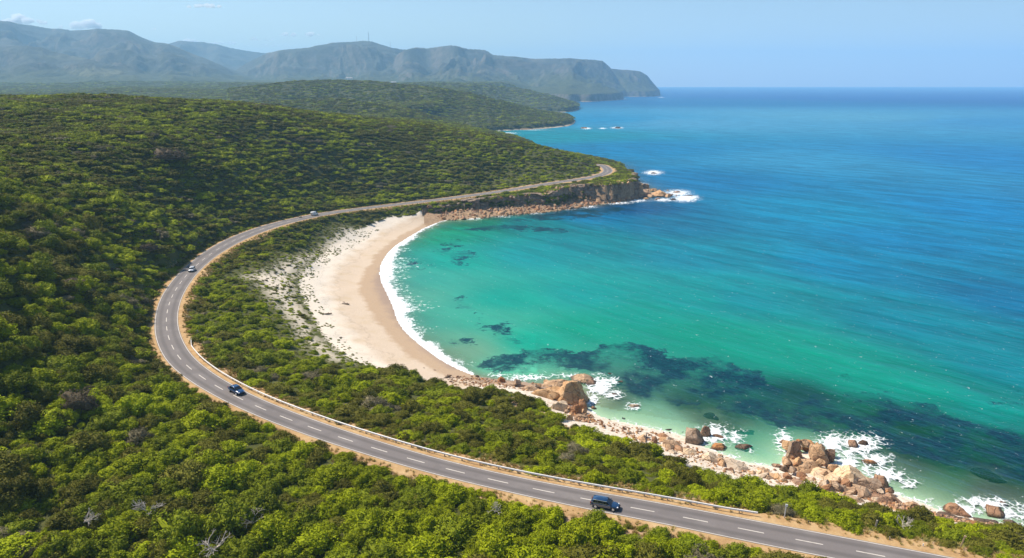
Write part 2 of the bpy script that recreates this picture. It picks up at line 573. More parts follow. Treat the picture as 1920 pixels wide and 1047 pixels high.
# ------------------------------------------------------------------ far hills and mountains
LAYERS = [  # ridge pixels, distance of the ridge, front run, back run, foot height, gully depth
    ("near_valley", [(420,196),(520,190),(640,184),(700,193),(800,214),(880,238),(922,252),(935,262)], 1180, 260, 300, -4, .10),
    ("mid", [(430,172),(560,157),(640,156),(700,158),(760,164),(820,170),(880,180),(940,194),(1000,210),(1060,223),(1096,232),(1110,239),(1118,250)], 1640, 330, 500, -3, .10),
    ("mid2", [(760,162),(850,163),(920,167),(980,173),(1030,184),(1066,195),(1084,202),(1096,210),(1104,224)], 2500, 380, 700, -3, .12),
    ("m1", [(-500,70),(-250,40),(-100,30),(0,38),(60,40),(130,51),(180,55),(240,58),(290,77),(330,88),(380,108),(430,128),(480,144),(560,160),(640,178)], 5400, 2300, 2500, 60, .62),
    ("m1b", [(-400,80),(-100,90),(0,85),(40,85),(80,88),(110,98),(170,113),(250,134),(330,152),(400,175)], 4000, 900, 900, 60, .35),
    ("m2", [(200,110),(310,86),(335,78),(380,78),(410,84),(440,90),(480,95),(510,99),(600,104),(700,130)], 7600, 2200, 1800, 60, .35),
    ("m3", [(340,165),(400,148),(440,132),(470,112),(500,97),(540,94),(580,90),(620,82),(640,80),(680,77),(700,80),(735,91),(760,92),(775,96),(790,112),(805,126),(840,146),(900,165)], 5600, 1900, 1500, 60, .7),
    ("m4", [(700,130),(760,104),(780,97),(800,98),(845,95),(880,101),(910,102),(925,112),(960,115),(1000,119),(1060,120),(1100,122),(1130,124),(1140,132),(1150,142),(1160,158),(1172,172),(1184,195)], 5200, 1750, 1500, -8, .65),
    ("m5", [(1060,140),(1120,135),(1150,137),(1180,140),(1200,142),(1213,150),(1226,166),(1240,182),(1250,200)], 5000, 520, 900, -8, .45),
]
CLIFFY = dict(mid=7.0, mid2=12.0, m4=32.0, m5=30.0)
FY = np.exp(np.linspace(math.log(960), math.log(11500), 700))
FU = np.linspace(-1.1, .34, 980)
FUU, FYY = np.meshgrid(FU, FY)
def far_height(U_, Y_):
    sh = U_.shape
    u, y = U_.ravel(), Y_.ravel()
    x = u * y
    uc = np.interp(y, [900, 1180, 1290, 1400, 1500, 1750, 2100, 2700, 3300, 3900, 4600], [-.16, -.075, -.10, -.05, -.02, -.01, .0, .0, .055, .06, .08])
    cl = smooth(0, .07, uc - u)
    z = -6 + (6 + np.interp(y, [900, 1200, 2000, 3000, 4000, 9000], [30, 44, 64, 80, 92, 150])) * cl
    z = z + (fbm(x / 330, y / 330, 21) - .5) * 26 * cl * smooth(900, 1500, y)
    for nm, rid, Yr, wf, wb, zf, gd in LAYERS:
        a = np.array(rid, float)
        R = ony(a[:, 0], a[:, 1], Yr)
        ru, rz = R[:, 0] / R[:, 1], R[:, 2]
        zr = np.interp(u, ru, rz, left=-60, right=-60)
        edge = smooth(0, .012, u - ru[0]) if ru[0] > -.6 else 1.0
        amp = wf * .10
        yr = Yr + (fbm(u * 14, u * 0 + Yr, 5, 3) - .5) * wf * .5
        t = (y - yr)
        t = np.where(t < 0, t / wf, t / wb)
        # spurs and gullies break up the slopes
        wx = x + (fbm(x / (wf * .5), y / (wf * .5), 31, 3) - .5) * wf * .5
        wy = y + (fbm(x / (wf * .5), y / (wf * .5), 57, 3) - .5) * wf * .5
        sp = .65 * ridged(wx / (wf * .34), wy / (wf * .62) + Yr, int(Yr) % 97, 5) + .35 * ridged(wx / (wf * .13), wy / (wf * .16), int(Yr) % 89, 4)
        sp = np.clip((sp - .35) / .5, 0, 1)
        tt = np.clip(np.abs(t), 0, 1)
        pr = .5 * (1 + np.cos(math.pi * tt))
        pr = .55 * pr + .45 * (1 - tt)
        mid = np.clip(4 * tt * (1 - tt), 0, 1)
        hh = zf + (zr - zf) * np.clip(pr * (1 - gd * mid * (1 - sp) * 1.5), 0, 1)
        hh = np.where(zr > zf + 1, hh, -60) 
        hh = np.where(tt < 1, hh, -60)
        if nm in CLIFFY:
            hh = hh + CLIFFY[nm] * smooth(.5, 2.5, hh)
        z = np.maximum(z, hh)
    z = np.where(z < .2, np.minimum(z, -2), z)
    return z.reshape(sh)
FZ = far_height(FUU, FYY)
FX = FUU * FYY

def far_mat():
    t = NT("far_land")
    p = t.pos()
    sep = t.n("SeparateXYZ")
    t.put(sep.inputs[0], p)
    zz = sep.outputs[2]
    n1 = t.noise(p, .0022, 6, .6)
    n2 = t.noise(p, .02, 6, .7)
    n3 = t.noise(p, .12, 4, .7)
    g = t.ramp(n2, [(.3, (.040, .046, .014)), (.5, (.075, .080, .022)), (.72, (.115, .11, .035))])
    g = t.mix(t.step(n3, .45, .6), g, (.035, .045, .018))
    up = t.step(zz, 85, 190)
    heath_hazed = t.ramp(n2, [(.3, (.034, .038, .042)), (.55, (.068, .069, .068)), (.75, (.11, .105, .095))])  # heath colour with a bluish haze tint painted into its darker stops
    g = t.mix(t.math('MULTIPLY', up, .75), g, heath_hazed)
    g = t.mix(t.math('MULTIPLY', t.step(n1, .56, .64), t.math('MULTIPLY', up, .5)), g, (.15, .13, .10))
    nrm = t.n("SeparateXYZ")
    t.put(nrm.inputs[0], t.n("NewGeometry").outputs["True Normal"])
    steep = t.math('SUBTRACT', 1.0, t.step(nrm.outputs[2], .55, .8))
    g = t.mix(t.math('MULTIPLY', steep, t.step(n2, .35, .6)), g, (.14, .115, .09))
    low = t.math('SUBTRACT', 1.0, t.step(t.math('ADD', zz, t.math('MULTIPLY', t.math('SUBTRACT', n2, .5), 5.0)), 1.0, 2.4))
    g = t.mix(low, g, t.mix(t.step(n2, .42, .55), (.24, .16, .10), (.52, .42, .30)))
    fld = t.attr("field").outputs["Fac"]
    g = t.mix(t.math('MULTIPLY', fld, t.math('MULTIPLY', t.step(n2, .3, .6), .7)), g, (.16, .15, .075))
    hb = t.math('ADD', t.math('MULTIPLY', n3, 5.0), t.math('MULTIPLY', n2, 12.0))
    return t.done(t.bsdf(g, .95, t.bump(hb, 1.0, .8), .1))
fx, fy, fz = FX.ravel(), FYY.ravel(), FZ.ravel()
qx, qy, _ = project(fx, fy, fz)
def fieldmask(cx, cy, rx, ry, Y0, Y1):
    return smooth(1.3, .8, np.sqrt(((qx - cx) / rx) ** 2 + ((qy - cy) / ry) ** 2)) * (fy > Y0) * (fy < Y1)
field = np.maximum.reduce([fieldmask(395, 191, 46, 6, 950, 2400), fieldmask(175, 136, 50, 8, 2300, 5200), fieldmask(120, 108, 70, 4, 2300, 5400) * .6, fieldmask(470, 187, 14, 3, 950, 2400)])
me = mesh_np("hills", np.stack([fx, fy, fz], 1), grid_faces(len(FY), len(FU)), dict(field=field))
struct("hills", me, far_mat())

# ------------------------------------------------------------------ the sea
def lin(c):
    c = np.asarray(c, float) / 255
    return np.where(c <= .04045, c / 12.92, ((c + .055) / 1.055) ** 2.4)
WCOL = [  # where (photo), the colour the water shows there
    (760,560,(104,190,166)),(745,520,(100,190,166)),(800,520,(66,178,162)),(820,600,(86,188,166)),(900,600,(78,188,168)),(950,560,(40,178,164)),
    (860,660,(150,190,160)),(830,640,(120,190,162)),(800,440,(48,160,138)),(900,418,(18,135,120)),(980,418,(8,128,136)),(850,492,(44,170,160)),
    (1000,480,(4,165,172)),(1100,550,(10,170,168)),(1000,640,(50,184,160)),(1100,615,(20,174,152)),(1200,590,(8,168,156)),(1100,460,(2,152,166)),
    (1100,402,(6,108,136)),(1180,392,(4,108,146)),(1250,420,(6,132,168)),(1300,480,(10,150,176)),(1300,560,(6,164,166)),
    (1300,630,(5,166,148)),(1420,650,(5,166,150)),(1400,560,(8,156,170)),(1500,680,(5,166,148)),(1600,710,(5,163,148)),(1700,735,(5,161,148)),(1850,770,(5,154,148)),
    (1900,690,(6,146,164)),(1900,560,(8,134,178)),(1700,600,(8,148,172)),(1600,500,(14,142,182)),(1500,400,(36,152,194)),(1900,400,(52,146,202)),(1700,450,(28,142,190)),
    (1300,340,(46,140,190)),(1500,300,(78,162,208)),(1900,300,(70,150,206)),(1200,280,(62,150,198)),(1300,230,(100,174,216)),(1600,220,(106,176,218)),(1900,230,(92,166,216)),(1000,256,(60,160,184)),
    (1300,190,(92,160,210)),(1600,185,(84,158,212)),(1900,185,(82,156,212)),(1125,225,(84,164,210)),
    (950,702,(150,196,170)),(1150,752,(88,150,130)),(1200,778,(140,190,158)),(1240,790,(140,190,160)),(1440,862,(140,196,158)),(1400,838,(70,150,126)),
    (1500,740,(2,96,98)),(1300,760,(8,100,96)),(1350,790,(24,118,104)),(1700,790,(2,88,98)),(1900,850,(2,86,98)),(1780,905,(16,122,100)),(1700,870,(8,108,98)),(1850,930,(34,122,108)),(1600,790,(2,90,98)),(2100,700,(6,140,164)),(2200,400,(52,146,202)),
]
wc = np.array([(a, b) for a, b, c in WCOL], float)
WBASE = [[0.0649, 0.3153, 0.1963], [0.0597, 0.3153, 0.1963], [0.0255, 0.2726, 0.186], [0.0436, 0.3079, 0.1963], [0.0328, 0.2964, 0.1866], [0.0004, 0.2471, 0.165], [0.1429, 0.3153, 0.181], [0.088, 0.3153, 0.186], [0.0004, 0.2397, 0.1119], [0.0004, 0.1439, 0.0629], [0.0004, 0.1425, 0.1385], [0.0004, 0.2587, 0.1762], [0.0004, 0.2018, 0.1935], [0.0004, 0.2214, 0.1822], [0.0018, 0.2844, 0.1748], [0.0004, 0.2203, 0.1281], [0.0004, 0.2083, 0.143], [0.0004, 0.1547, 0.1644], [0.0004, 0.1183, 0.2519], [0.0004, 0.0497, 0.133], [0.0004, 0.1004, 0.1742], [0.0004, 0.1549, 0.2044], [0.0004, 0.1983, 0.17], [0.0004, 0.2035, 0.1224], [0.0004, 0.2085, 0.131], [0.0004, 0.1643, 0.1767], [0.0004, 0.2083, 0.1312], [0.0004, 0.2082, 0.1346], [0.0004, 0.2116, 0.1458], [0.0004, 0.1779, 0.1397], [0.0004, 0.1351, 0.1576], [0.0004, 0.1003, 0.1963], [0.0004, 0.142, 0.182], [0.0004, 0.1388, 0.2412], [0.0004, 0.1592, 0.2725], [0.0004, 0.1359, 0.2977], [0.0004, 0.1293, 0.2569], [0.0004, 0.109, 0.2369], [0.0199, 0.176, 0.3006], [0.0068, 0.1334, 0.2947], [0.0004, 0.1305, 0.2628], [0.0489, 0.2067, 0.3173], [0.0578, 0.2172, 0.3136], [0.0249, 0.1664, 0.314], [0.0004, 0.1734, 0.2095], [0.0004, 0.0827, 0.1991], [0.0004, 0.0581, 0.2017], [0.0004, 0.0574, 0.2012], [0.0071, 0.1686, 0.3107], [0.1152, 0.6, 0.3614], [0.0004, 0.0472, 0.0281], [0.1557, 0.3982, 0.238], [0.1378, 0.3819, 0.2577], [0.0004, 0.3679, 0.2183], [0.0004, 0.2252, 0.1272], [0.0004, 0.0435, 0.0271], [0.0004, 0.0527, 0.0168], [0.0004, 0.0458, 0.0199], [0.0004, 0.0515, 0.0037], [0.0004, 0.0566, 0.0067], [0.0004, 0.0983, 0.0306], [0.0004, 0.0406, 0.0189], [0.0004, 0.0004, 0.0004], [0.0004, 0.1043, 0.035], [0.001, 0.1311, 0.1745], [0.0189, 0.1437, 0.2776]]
wl = np.array(WBASE)
wP = onz(wc[:, 0], wc[:, 1], 0)
def logp(P):
    r = np.linalg.norm(P, axis=1)
    return np.stack([np.arctan2(P[:, 0], P[:, 1]) * 1.0, np.log(r)], 1)
SY = np.exp(np.linspace(math.log(50), math.log(15000), 900))
SU = np.linspace(-.62, 1.6, 700)
SUU, SYY = np.meshgrid(SU, SY)
SP = np.stack([(SUU * SYY).ravel(), SYY.ravel()], 1)
sL, wLp = logp(SP), logp(wP)
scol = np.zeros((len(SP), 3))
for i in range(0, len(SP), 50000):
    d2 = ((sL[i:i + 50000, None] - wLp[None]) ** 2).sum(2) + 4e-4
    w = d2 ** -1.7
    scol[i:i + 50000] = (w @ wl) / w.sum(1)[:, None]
d_sea, _ = seg_dist(SP, SHORE)
s_land = inside(SP, LANDPOLY)
far_sea = SP[:, 1] > 1000
d_sea = np.where(far_sea, 400, d_sea)
spx, spy, _ = project(SP[:, 0], SP[:, 1], 0 * SP[:, 0])
# depth-like clarity: sand shows through near the edge of the sea
clear = np.where(s_land, 1, np.exp(-d_sea / np.where((SP[:, 0] > 8) & (SP[:, 1] < 230), 15.0, 9.0)))
for cx, cy, rx, ry in ((1398, 803, 40, 28), (1332, 778, 42, 22), (1848, 886, 60, 26), (1390, 838, 40, 20)):
    clear = np.maximum(clear, .4 * smooth(1.4, .3, np.sqrt(((spx - cx) / rx) ** 2 + ((spy - cy) / ry) ** 2)))
# surf along the beach: a band that widens in the middle
d_bay, _ = seg_dist(SP, pts([(780,560),(900,640),(1000,680)]))
open_ = np.where(far_sea, 1, smooth(20, 210, d_bay))
BFO = chaikin(pts([(862,412),(835,411),(800,424),(765,443),(737,463),(719,486),(712,508),(717,530),(730,555),(741,580),(748,602),(765,625),(795,650),(832,678),(864,695),(890,706)]), 2)
d_bf, arcb = seg_dist(SP, BFO)
Lb = np.linalg.norm(np.diff(BFO, axis=0), axis=1).sum()
wb = np.interp(arcb / Lb, [0, .08, .2, .35, .5, .62, .75, .88, 1], [1.2, 3.2, 5.0, 7.0, 7.6, 6.0, 7.6, 5.0, 1.6])
wb = wb * (.6 + .8 * vnoise(arcb / 7, arcb * 0, 5))
b1 = 1.12 - d_bf / wb * .8
b2 = .66 - d_bf / (wb * (1.2 + 2.2 * vnoise(arcb / 12, arcb * 0, 8))) * .5
foam = np.where(far_sea, 0, np.maximum(b1, b2))
foam = np.where(s_land, 1.3 - d_bf / 2.5, foam)
foam = np.where((arcb < 1) | (arcb > Lb - 1), np.minimum(foam, 0), foam)
FOAM = [  # foam round rocks: photo centre, half width, half height, strength
    (1125,725,30,24,1.0),(1150,714,14,9,.9),(1148,740,26,10,.8),(1108,752,16,14,.8),(1110,775,14,12,.6),(985,708,60,8,.75),(1060,704,45,6,.6),(930,704,30,6,.5),(1187,762,17,9,.75),
    (1340,815,40,22,.95),(1375,820,24,18,.8),(1312,838,30,10,.6),(1400,843,22,8,.5),
    (1468,826,18,22,.95),(1475,850,14,10,.7),(1560,832,40,22,.95),(1610,835,52,24,1.0),(1585,868,34,22,.9),(1640,862,36,16,.9),(1660,890,42,18,.95),(1700,905,26,12,.8),(1570,890,30,12,.6),(1625,880,26,12,.6),
    (1735,945,26,14,.5),(1810,955,34,20,.95),(1830,940,30,12,.8),(1860,942,46,12,.95),(1890,960,30,14,.8),(1880,985,50,12,.9),(1920,960,30,30,.6),(1760,955,20,12,.6),
    (1285,372,28,8,1.0),(1270,362,30,7,.9),(1300,370,14,5,.8),(1245,375,24,4,.8),(1225,324,20,5,.95),(1185,349,14,4,.6),(1205,346,12,4,.6),(1178,325,12,3,.7),(1165,318,10,3,.6),(1190,334,9,3,.6),
    (1150,380,36,4,.9),(1190,376,26,4,.85),(1100,387,24,4,.8),(1060,392,22,3,.7),(1000,400,24,3,.6),(940,406,26,3,.6),(885,410,24,3.5,.7),
    (1100,241,10,2,.9),(1130,241,8,1.5,.8),(1157,240,13,2.2,.9),(1090,188,16,1.4,.7),(1000,244,40,1.4,.5),(950,250,24,2.2,.7),(1165,186,12,1.0,.6),(1240,183,8,1.0,.6),
]
fr = np.zeros(len(SP))
for cx, cy, rx, ry, s in FOAM:
    m = (np.abs(spx - cx) < rx * 2.2) & (np.abs(spy - cy) < ry * 2.2)
    q = np.sqrt(((spx[m] - cx) / rx) ** 2 + ((spy[m] - cy) / ry) ** 2)
    fr[m] = np.maximum(fr[m], s * (1.02 - q * .72))
edge_foam = np.where(far_sea | (SP[:, 1] > 420), 0, .55 - d_sea / 2.6 * .5) * smooth(18, 30, SP[:, 0])
lace = np.clip(np.maximum(fr, edge_foam), 0, .95)
foam = np.clip(foam, 0, 1.3)
WEED = [  # weed beds on the sea floor: outline in the photo
    [(895,690),(925,668),(980,658),(1030,654),(1080,662),(1130,650),(1180,640),(1230,650),(1265,672),(1300,668),(1350,670),(1395,688),(1425,700),(1455,722),(1470,748),(1480,765),(1500,745),(1530,742),(1555,738),(1600,735),(1660,736),(1700,752),(1735,758),(1770,775),(1810,790),(1870,800),(1990,818),(2100,850),(2100,905),(1920,905),(1800,880),(1700,850),(1620,815),(1540,810),(1470,800),(1400,782),(1330,762),(1260,760),(1180,745),(1160,712),(1100,695),(1020,690),(950,697)],
    [(855,432),(900,424),(960,421),(1010,424),(1050,428),(1068,432),(1055,440),(1020,436),(960,432),(900,434)],
    [(826,462),(845,452),(866,450),(860,462),(845,472),(880,470),(910,478),(890,484),(850,482),(830,478)],
    [(780,504),(800,495),(812,500),(795,508)],[(820,492),(860,486),(870,496),(840,500)],[(758,492),(775,488),(780,494),(762,497)],
    [(860,560),(880,575),(900,590),(885,590),(865,572)],[(905,610),(940,605),(965,620),(975,640),(945,632),(915,626)],[(862,636),(890,632),(905,640),(880,645)],
    [(1590,708),(1604,705),(1618,710),(1604,717)],[(1888,745),(1900,740),(1930,742),(1950,760),(1925,768),(1895,766)],[(1550,740),(1562,736),(1575,744),(1562,750)],
    [(1000,402),(1060,396),(1150,388),(1180,392),(1120,408),(1040,414),(960,414)],
]
weed = np.full(len(SP), -9.0)
sdep = np.linalg.norm(SP, axis=1)
for k, w in enumerate(WEED):
    P = pts(w)
    pl = np.concatenate([P, P[:1]])
    m = (SP[:, 0] > P[:, 0].min() - 40) & (SP[:, 0] < P[:, 0].max() + 40) & (SP[:, 1] > P[:, 1].min() - 40) & (SP[:, 1] < P[:, 1].max() + 40)
    d, _ = seg_dist(SP[m], pl)
    d = np.where(inside(SP[m], P), d, -d)
    if k:
        d = d * .5 - .5
    weed[m] = np.maximum(weed[m], d)
weed = np.where(far_sea, -9, weed)

def sea_mat():
    t = NT("sea_water")
    p = t.pos()
    base = t.attr("water").outputs["Color"]
    clear = t.attr("clear").outputs["Fac"]
    foam = t.attr("surf").outputs["Fac"]
    lace = t.attr("lace").outputs["Fac"]
    weed = t.attr("weed").outputs["Fac"]
    pr = t.mapping(p, (1, 1, 1), (0, 0, math.radians(47)))
    sw = t.mapping(pr, (.016, .085, 1))
    swell = t.noise(sw, 1.0, 3, .5, .4)
    sw2 = t.mapping(pr, (.07, .30, 1))
    chop = t.noise(sw2, 1.0, 4, .6, .6)
    rip = t.noise(t.mapping(pr, (.5, 1.1, 1)), 1.0, 3, .6)
    out_ = t.math('ADD', .25, t.math('MULTIPLY', t.attr('open').outputs['Fac'], .75))
    far1 = t.noise(t.mapping(p, (.0007, .0045, 1)), 1.0, 5, .6)
    h = t.math('ADD', t.math('MULTIPLY', t.math('MULTIPLY', swell, out_), 1.9), t.math('ADD', t.math('MULTIPLY', chop, t.math('MULTIPLY', out_, .65)), t.math('MULTIPLY', rip, .12)))
    nrm = t.bump(h, 1.0, 1.0)
    # weed beds
    wn = t.noise(p, .11, 5, .65)
    wn2 = t.noise(p, .5, 4, .7)
    wv = t.math('ADD', weed, t.math('ADD', t.math('MULTIPLY', t.math('SUBTRACT', wn, .5), 16.0), t.math('MULTIPLY', t.math('SUBTRACT', wn2, .5), 7.0)))
    wm = t.step(wv, -.7, 1.1)
    weedc = t.mix(t.step(wn2, .4, .62), (.000, .016, .030), (.001, .040, .046))
    wm = t.math('MULTIPLY', wm, t.math('SUBTRACT', .96, t.math('MULTIPLY', t.step(t.noise(p, .07, 5, .7), .42, .62), .72)))
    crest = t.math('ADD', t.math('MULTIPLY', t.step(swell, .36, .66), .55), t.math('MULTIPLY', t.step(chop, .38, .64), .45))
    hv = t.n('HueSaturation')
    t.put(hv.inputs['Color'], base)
    vv_ = t.math('ADD', 1.0, t.math('MULTIPLY', t.math('SUBTRACT', crest, .5), t.math('MULTIPLY', out_, .62)))  # swell crests painted lighter and troughs darker, standing in for reflected sky
    vv_ = t.math('ADD', vv_, t.math('MULTIPLY', t.math('SUBTRACT', far1, .5), t.math('MULTIPLY', t.attr('offing').outputs['Fac'], .6)))  # wind lanes' change of sheen painted into the far water's colour
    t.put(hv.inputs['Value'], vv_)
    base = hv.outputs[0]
    c = t.mix(wm, base, weedc)
    # foam
    f1 = t.noise(p, .45, 6, .7, .5)
    f2 = t.noise(p, 1.6, 5, .75, 1.0)
    fn = t.math('ADD', t.math('MULTIPLY', f1, .7), t.math('MULTIPLY', f2, .45))
    fx_ = t.math('ADD', .56, t.math('MULTIPLY', t.math('SUBTRACT', fn, .56), 2.3))
    fb_ = t.math('ADD', .56, t.math('MULTIPLY', t.math('SUBTRACT', fn, .56), 2.2))
    fm = t.step(t.math('SUBTRACT', t.math('MULTIPLY', foam, 1.0), fb_), -.10, .16)
    vor = t.n("TexVoronoi", feature='DISTANCE_TO_EDGE')
    t.put(vor.inputs["Vector"], t.mix(.22, p, t.n("TexNoise").outputs["Color"]) if False else p)
    vor.inputs["Scale"].default_value = .55
    net = t.math('SUBTRACT', 1.0, t.step(vor.outputs[0], .02, .16))
    lm = t.math('SUBTRACT', t.math('ADD', lace, t.math('MULTIPLY', net, .30)), fx_)
    lm = t.step(lm, -.12, .30)
    cap = t.math('MULTIPLY', t.step(t.noise(t.mapping(pr, (.12, .3, 1)), 1.0, 5, .8), .765, .80), .8)
    fa = t.math('MAXIMUM', t.math('MAXIMUM', fm, lm), cap, clamp=True)
    a1 = t.math('MULTIPLY', clear, 1.0)
    c = t.mix(t.math('MULTIPLY', t.step(far1, .42, .62), .28), c, (.010, .055, .125)) if False else c
    df = t.n("BsdfDiffuse")
    t.put(df.inputs["Color"], c)
    t.put(df.inputs["Normal"], nrm)
    gb = t.n("BsdfGlossy")
    t.put(gb.inputs["Color"], (.55, .86, 1.0))
    gb.inputs["Roughness"].default_value = .16
    t.put(gb.inputs["Normal"], nrm)
    fb2 = t.n("Fresnel")
    fb2.inputs[0].default_value = 1.33
    t.put(fb2.inputs["Normal"], nrm)
    mb = t.n("MixShader")
    t.put(mb.inputs[0], t.math('MULTIPLY', t.math('MINIMUM', fb2.outputs[0], .24), .75))
    t.put(mb.inputs[1], df.outputs[0])
    t.put(mb.inputs[2], gb.outputs[0])
    body = mb.outputs[0]
    glass = t.n("BsdfTransparent")
    t.put(glass.inputs[0], t.mix(.0, (.72, .95, .86), (1, 1, 1)))
    gl = t.n("BsdfGlossy")
    gl.inputs["Roughness"].default_value = .1
    t.put(gl.inputs["Normal"], nrm)
    fres = t.n("Fresnel")
    fres.inputs[0].default_value = 1.33
    t.put(fres.inputs["Normal"], nrm)
    mg = t.n("MixShader")
    t.put(mg.inputs[0], fres.outputs[0])
    t.put(mg.inputs[1], glass.outputs[0])
    t.put(mg.inputs[2], gl.outputs[0])
    m1 = t.n("MixShader")
    t.put(m1.inputs[0], t.math('MULTIPLY', a1, t.math('SUBTRACT', 1.0, t.math('MULTIPLY', wm, .6))))
    t.put(m1.inputs[1], body)
    t.put(m1.inputs[2], mg.outputs[0])
    fo = t.bsdf((.86, .88, .88), .8, t.bump(f2, .5, .8), .2)
    m2 = t.n("MixShader")
    t.put(m2.inputs[0], fa)
    t.put(m2.inputs[1], m1.outputs[0])
    t.put(m2.inputs[2], fo)
    return t.done(m2.outputs[0])
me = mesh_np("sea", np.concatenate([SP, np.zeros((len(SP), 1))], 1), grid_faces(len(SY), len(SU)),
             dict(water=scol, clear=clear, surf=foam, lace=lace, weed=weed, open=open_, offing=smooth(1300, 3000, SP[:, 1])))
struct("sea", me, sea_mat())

# ------------------------------------------------------------------ road, verges, markings
def asphalt_mat():
    t = NT("asphalt")
    p = t.pos()
    n1 = t.noise(p, .18, 4)
    n2 = t.noise(p, 3.0, 4, .7)
    off = t.attr("off").outputs["Fac"]
    c = t.mix(n2, (.145, .125, .118), (.195, .17, .16))
    c = t.mix(t.step(n1, .45, .7), c, (.20, .175, .163))
    tr = t.math('ABSOLUTE', t.math('SUBTRACT', t.math('ABSOLUTE', off), .5))
    c = t.mix(t.math('MULTIPLY', t.math('SUBTRACT', 1.0, t.step(tr, .04, .26)), .6), c, (.105, .092, .086))
    pt = t.noise(t.mapping(p, (.12, .12, 1)), 1.0, 2, .5)
    c = t.mix(t.math('MULTIPLY', t.step(pt, .60, .62), .2), c, (.10, .09, .085))
    return t.done(t.bsdf(c, .85, t.bump(n2, .02, .5), .25))
def verge_mat():
    t = NT("verge_soil")
    p = t.pos()
    n1 = t.noise(p, .35, 5, .65)
    n2 = t.noise(p, 2.6, 4, .7)
    c = t.ramp(n1, [(.3, (.33, .19, .085)), (.5, (.44, .275, .13)), (.7, (.54, .38, .20))])
    c = t.mix(t.step(n2, .5, .7), c, (.50, .33, .15))
    c = t.mix(t.step(n2, .62, .75), c, (.22, .16, .06))
    return t.done(t.bsdf(c, .95, t.bump(n2, .12, .8), .1))
M_ASPH, M_VERGE = asphalt_mat(), verge_mat()
V, Fq = strip(CLINE, -CW / 2 - .12, CW / 2 + .12, CLZ, 7)
off = np.tile(np.linspace(-1, 1, 7), len(CLINE))
struct("road", mesh_np("road", V, Fq, dict(off=off)), M_ASPH)
vw = .9 + 2.6 * vnoise(CARC / 9, CARC * 0, 5) + .9 * vnoise(CARC / 2.3, CARC * 0, 8)
nearbend = smooth(150, 120, CLINE[:, 1]) * 0
vw_in = (.6 + 2.3 * vnoise(CARC / 8, CARC * 0, 15) + .7 * vnoise(CARC / 2.1, CARC * 0, 18))
for sgn, w, nm in ((1, vw + .9, "verge"), (-1, vw_in, "verge")):
    def zf(f, w_):
        z = np.repeat(CLZ[:, None] - .03, len(f), 1)
        z[:, -2] = CLZ - .12
        z[:, -1] = CLZ - 1.0
        return z
    V, Fq = strip(CLINE, sgn * (CW / 2 + .1), sgn * (CW / 2 + .1 + w), 0, 6, zfun=zf)
    if sgn < 0:
        Fq = Fq[:, ::-1]
    struct(nm, mesh_np(nm, V, Fq), M_VERGE)
M_LINE = flat_mat("road_paint", (.56, .50, .43), .7, var=.35, scale=1.2)
vs, fs = [], []
def add_rib(V, Fq):
    b = sum(len(v) for v in vs)
    vs.append(V)
    fs.append(Fq + b)
for s in (1, -1):
    V, Fq = strip(CLINE, s * (CW / 2 - .19), s * (CW / 2 - .03), CLZ + .004)
    add_rib(V, Fq if s > 0 else Fq[:, ::-1])
# dashes along the middle
d0x, d0 = seg_dist(onz(936, 899, ROAD_Z)[None], CLINE)
a0 = d0[0]
per, dl = 8.9, 4.1
a = a0 - int((a0 - CARC[4]) / per) * per
while a + 3 < CARC[-1] - 20:
    s = np.linspace(a - dl / 2, a + dl / 2, 5)
    c = np.stack([np.interp(s, CARC, CLINE[:, k]) for k in (0, 1)], 1)
    nn = np.stack([np.interp(s, CARC, NR[:, k]) for k in (0, 1)], 1)
    NRL = nn
    V, Fq = strip(c, -.10, .10, np.interp(s, CARC, CLZ) + .004)
    add_rib(V, Fq)
    a += per
NRL = NR
struct("road_markings", mesh_np("road_markings", np.concatenate(vs), np.concatenate(fs)), M_LINE)

# ------------------------------------------------------------------ guardrail
def box_bm(bm, c, s, rz=0.0):
    r = bmesh.ops.create_cube(bm, size=1.0, matrix=Matrix.Translation(c) @ Matrix.Rotation(rz, 4, 'Z') @ Matrix.Diagonal((*s, 1)))
    return r['verts']
def bm_obj(name, bm, mat, parent=None, loc=None, smooth_=False):
    me = bpy.data.meshes.new(name)
    for f in bm.faces:
        f.smooth = smooth_
    bm.to_mesh(me)
    bm.free()
    return link(name, me, mat, parent, loc)
M_STEEL = flat_mat("galvanised_steel", (.78, .74, .70), .5, .4, .0, .1)
M_POSTW = flat_mat("weathered_post", (.38, .32, .25), .8)
_, g0 = seg_dist(onz(352, 640, ROAD_Z)[None], CLINE)
_, g1 = seg_dist(onz(1428, 968, ROAD_Z)[None], CLINE)
ga0, ga1 = g0[0], g1[0]
rail = thing("guardrail", "long pale steel guardrail on short posts along the seaward verge of the road", "guardrail", (*CLINE[0] * 0, 0))
s = np.arange(ga0, ga1, 1.0)
c = np.stack([np.interp(s, CARC, CLINE[:, k]) for k in (0, 1)], 1)
nn = np.stack([np.interp(s, CARC, NR[:, k]) for k in (0, 1)], 1)
hw = np.interp(s, CARC, CW) / 2
ofs = hw + 1.15 + np.interp(s, [ga0, ga0 + 6, ga1 - 6, ga1], [.9, 0, 0, .35])
prof = [(0, .42), (.09, .47), (.09, .54), (.0, .60), (.09, .66), (.09, .73), (0, .78), (-.05, .78), (-.05, .42)]
Vr = []
for (dn, dz) in prof + prof[:1]:
    q = c + nn * (ofs - dn)[:, None]
    Vr.append(np.concatenate([q, (np.interp(s, CARC, CLZ) + dz)[:, None]], 1))
Vr = np.stack(Vr, 1)
link("rail", mesh_np("rail", Vr.reshape(-1, 3), grid_faces(len(s), len(prof) + 1), smooth_=False), M_STEEL, rail)
bm = bmesh.new()
box_bm(bm, (0, 0, .33), (.16, .16, .92))
post0 = bm_obj("post", bm, M_POSTW, rail)
ps = np.arange(ga0 + 1, ga1, 4.0)[:98]
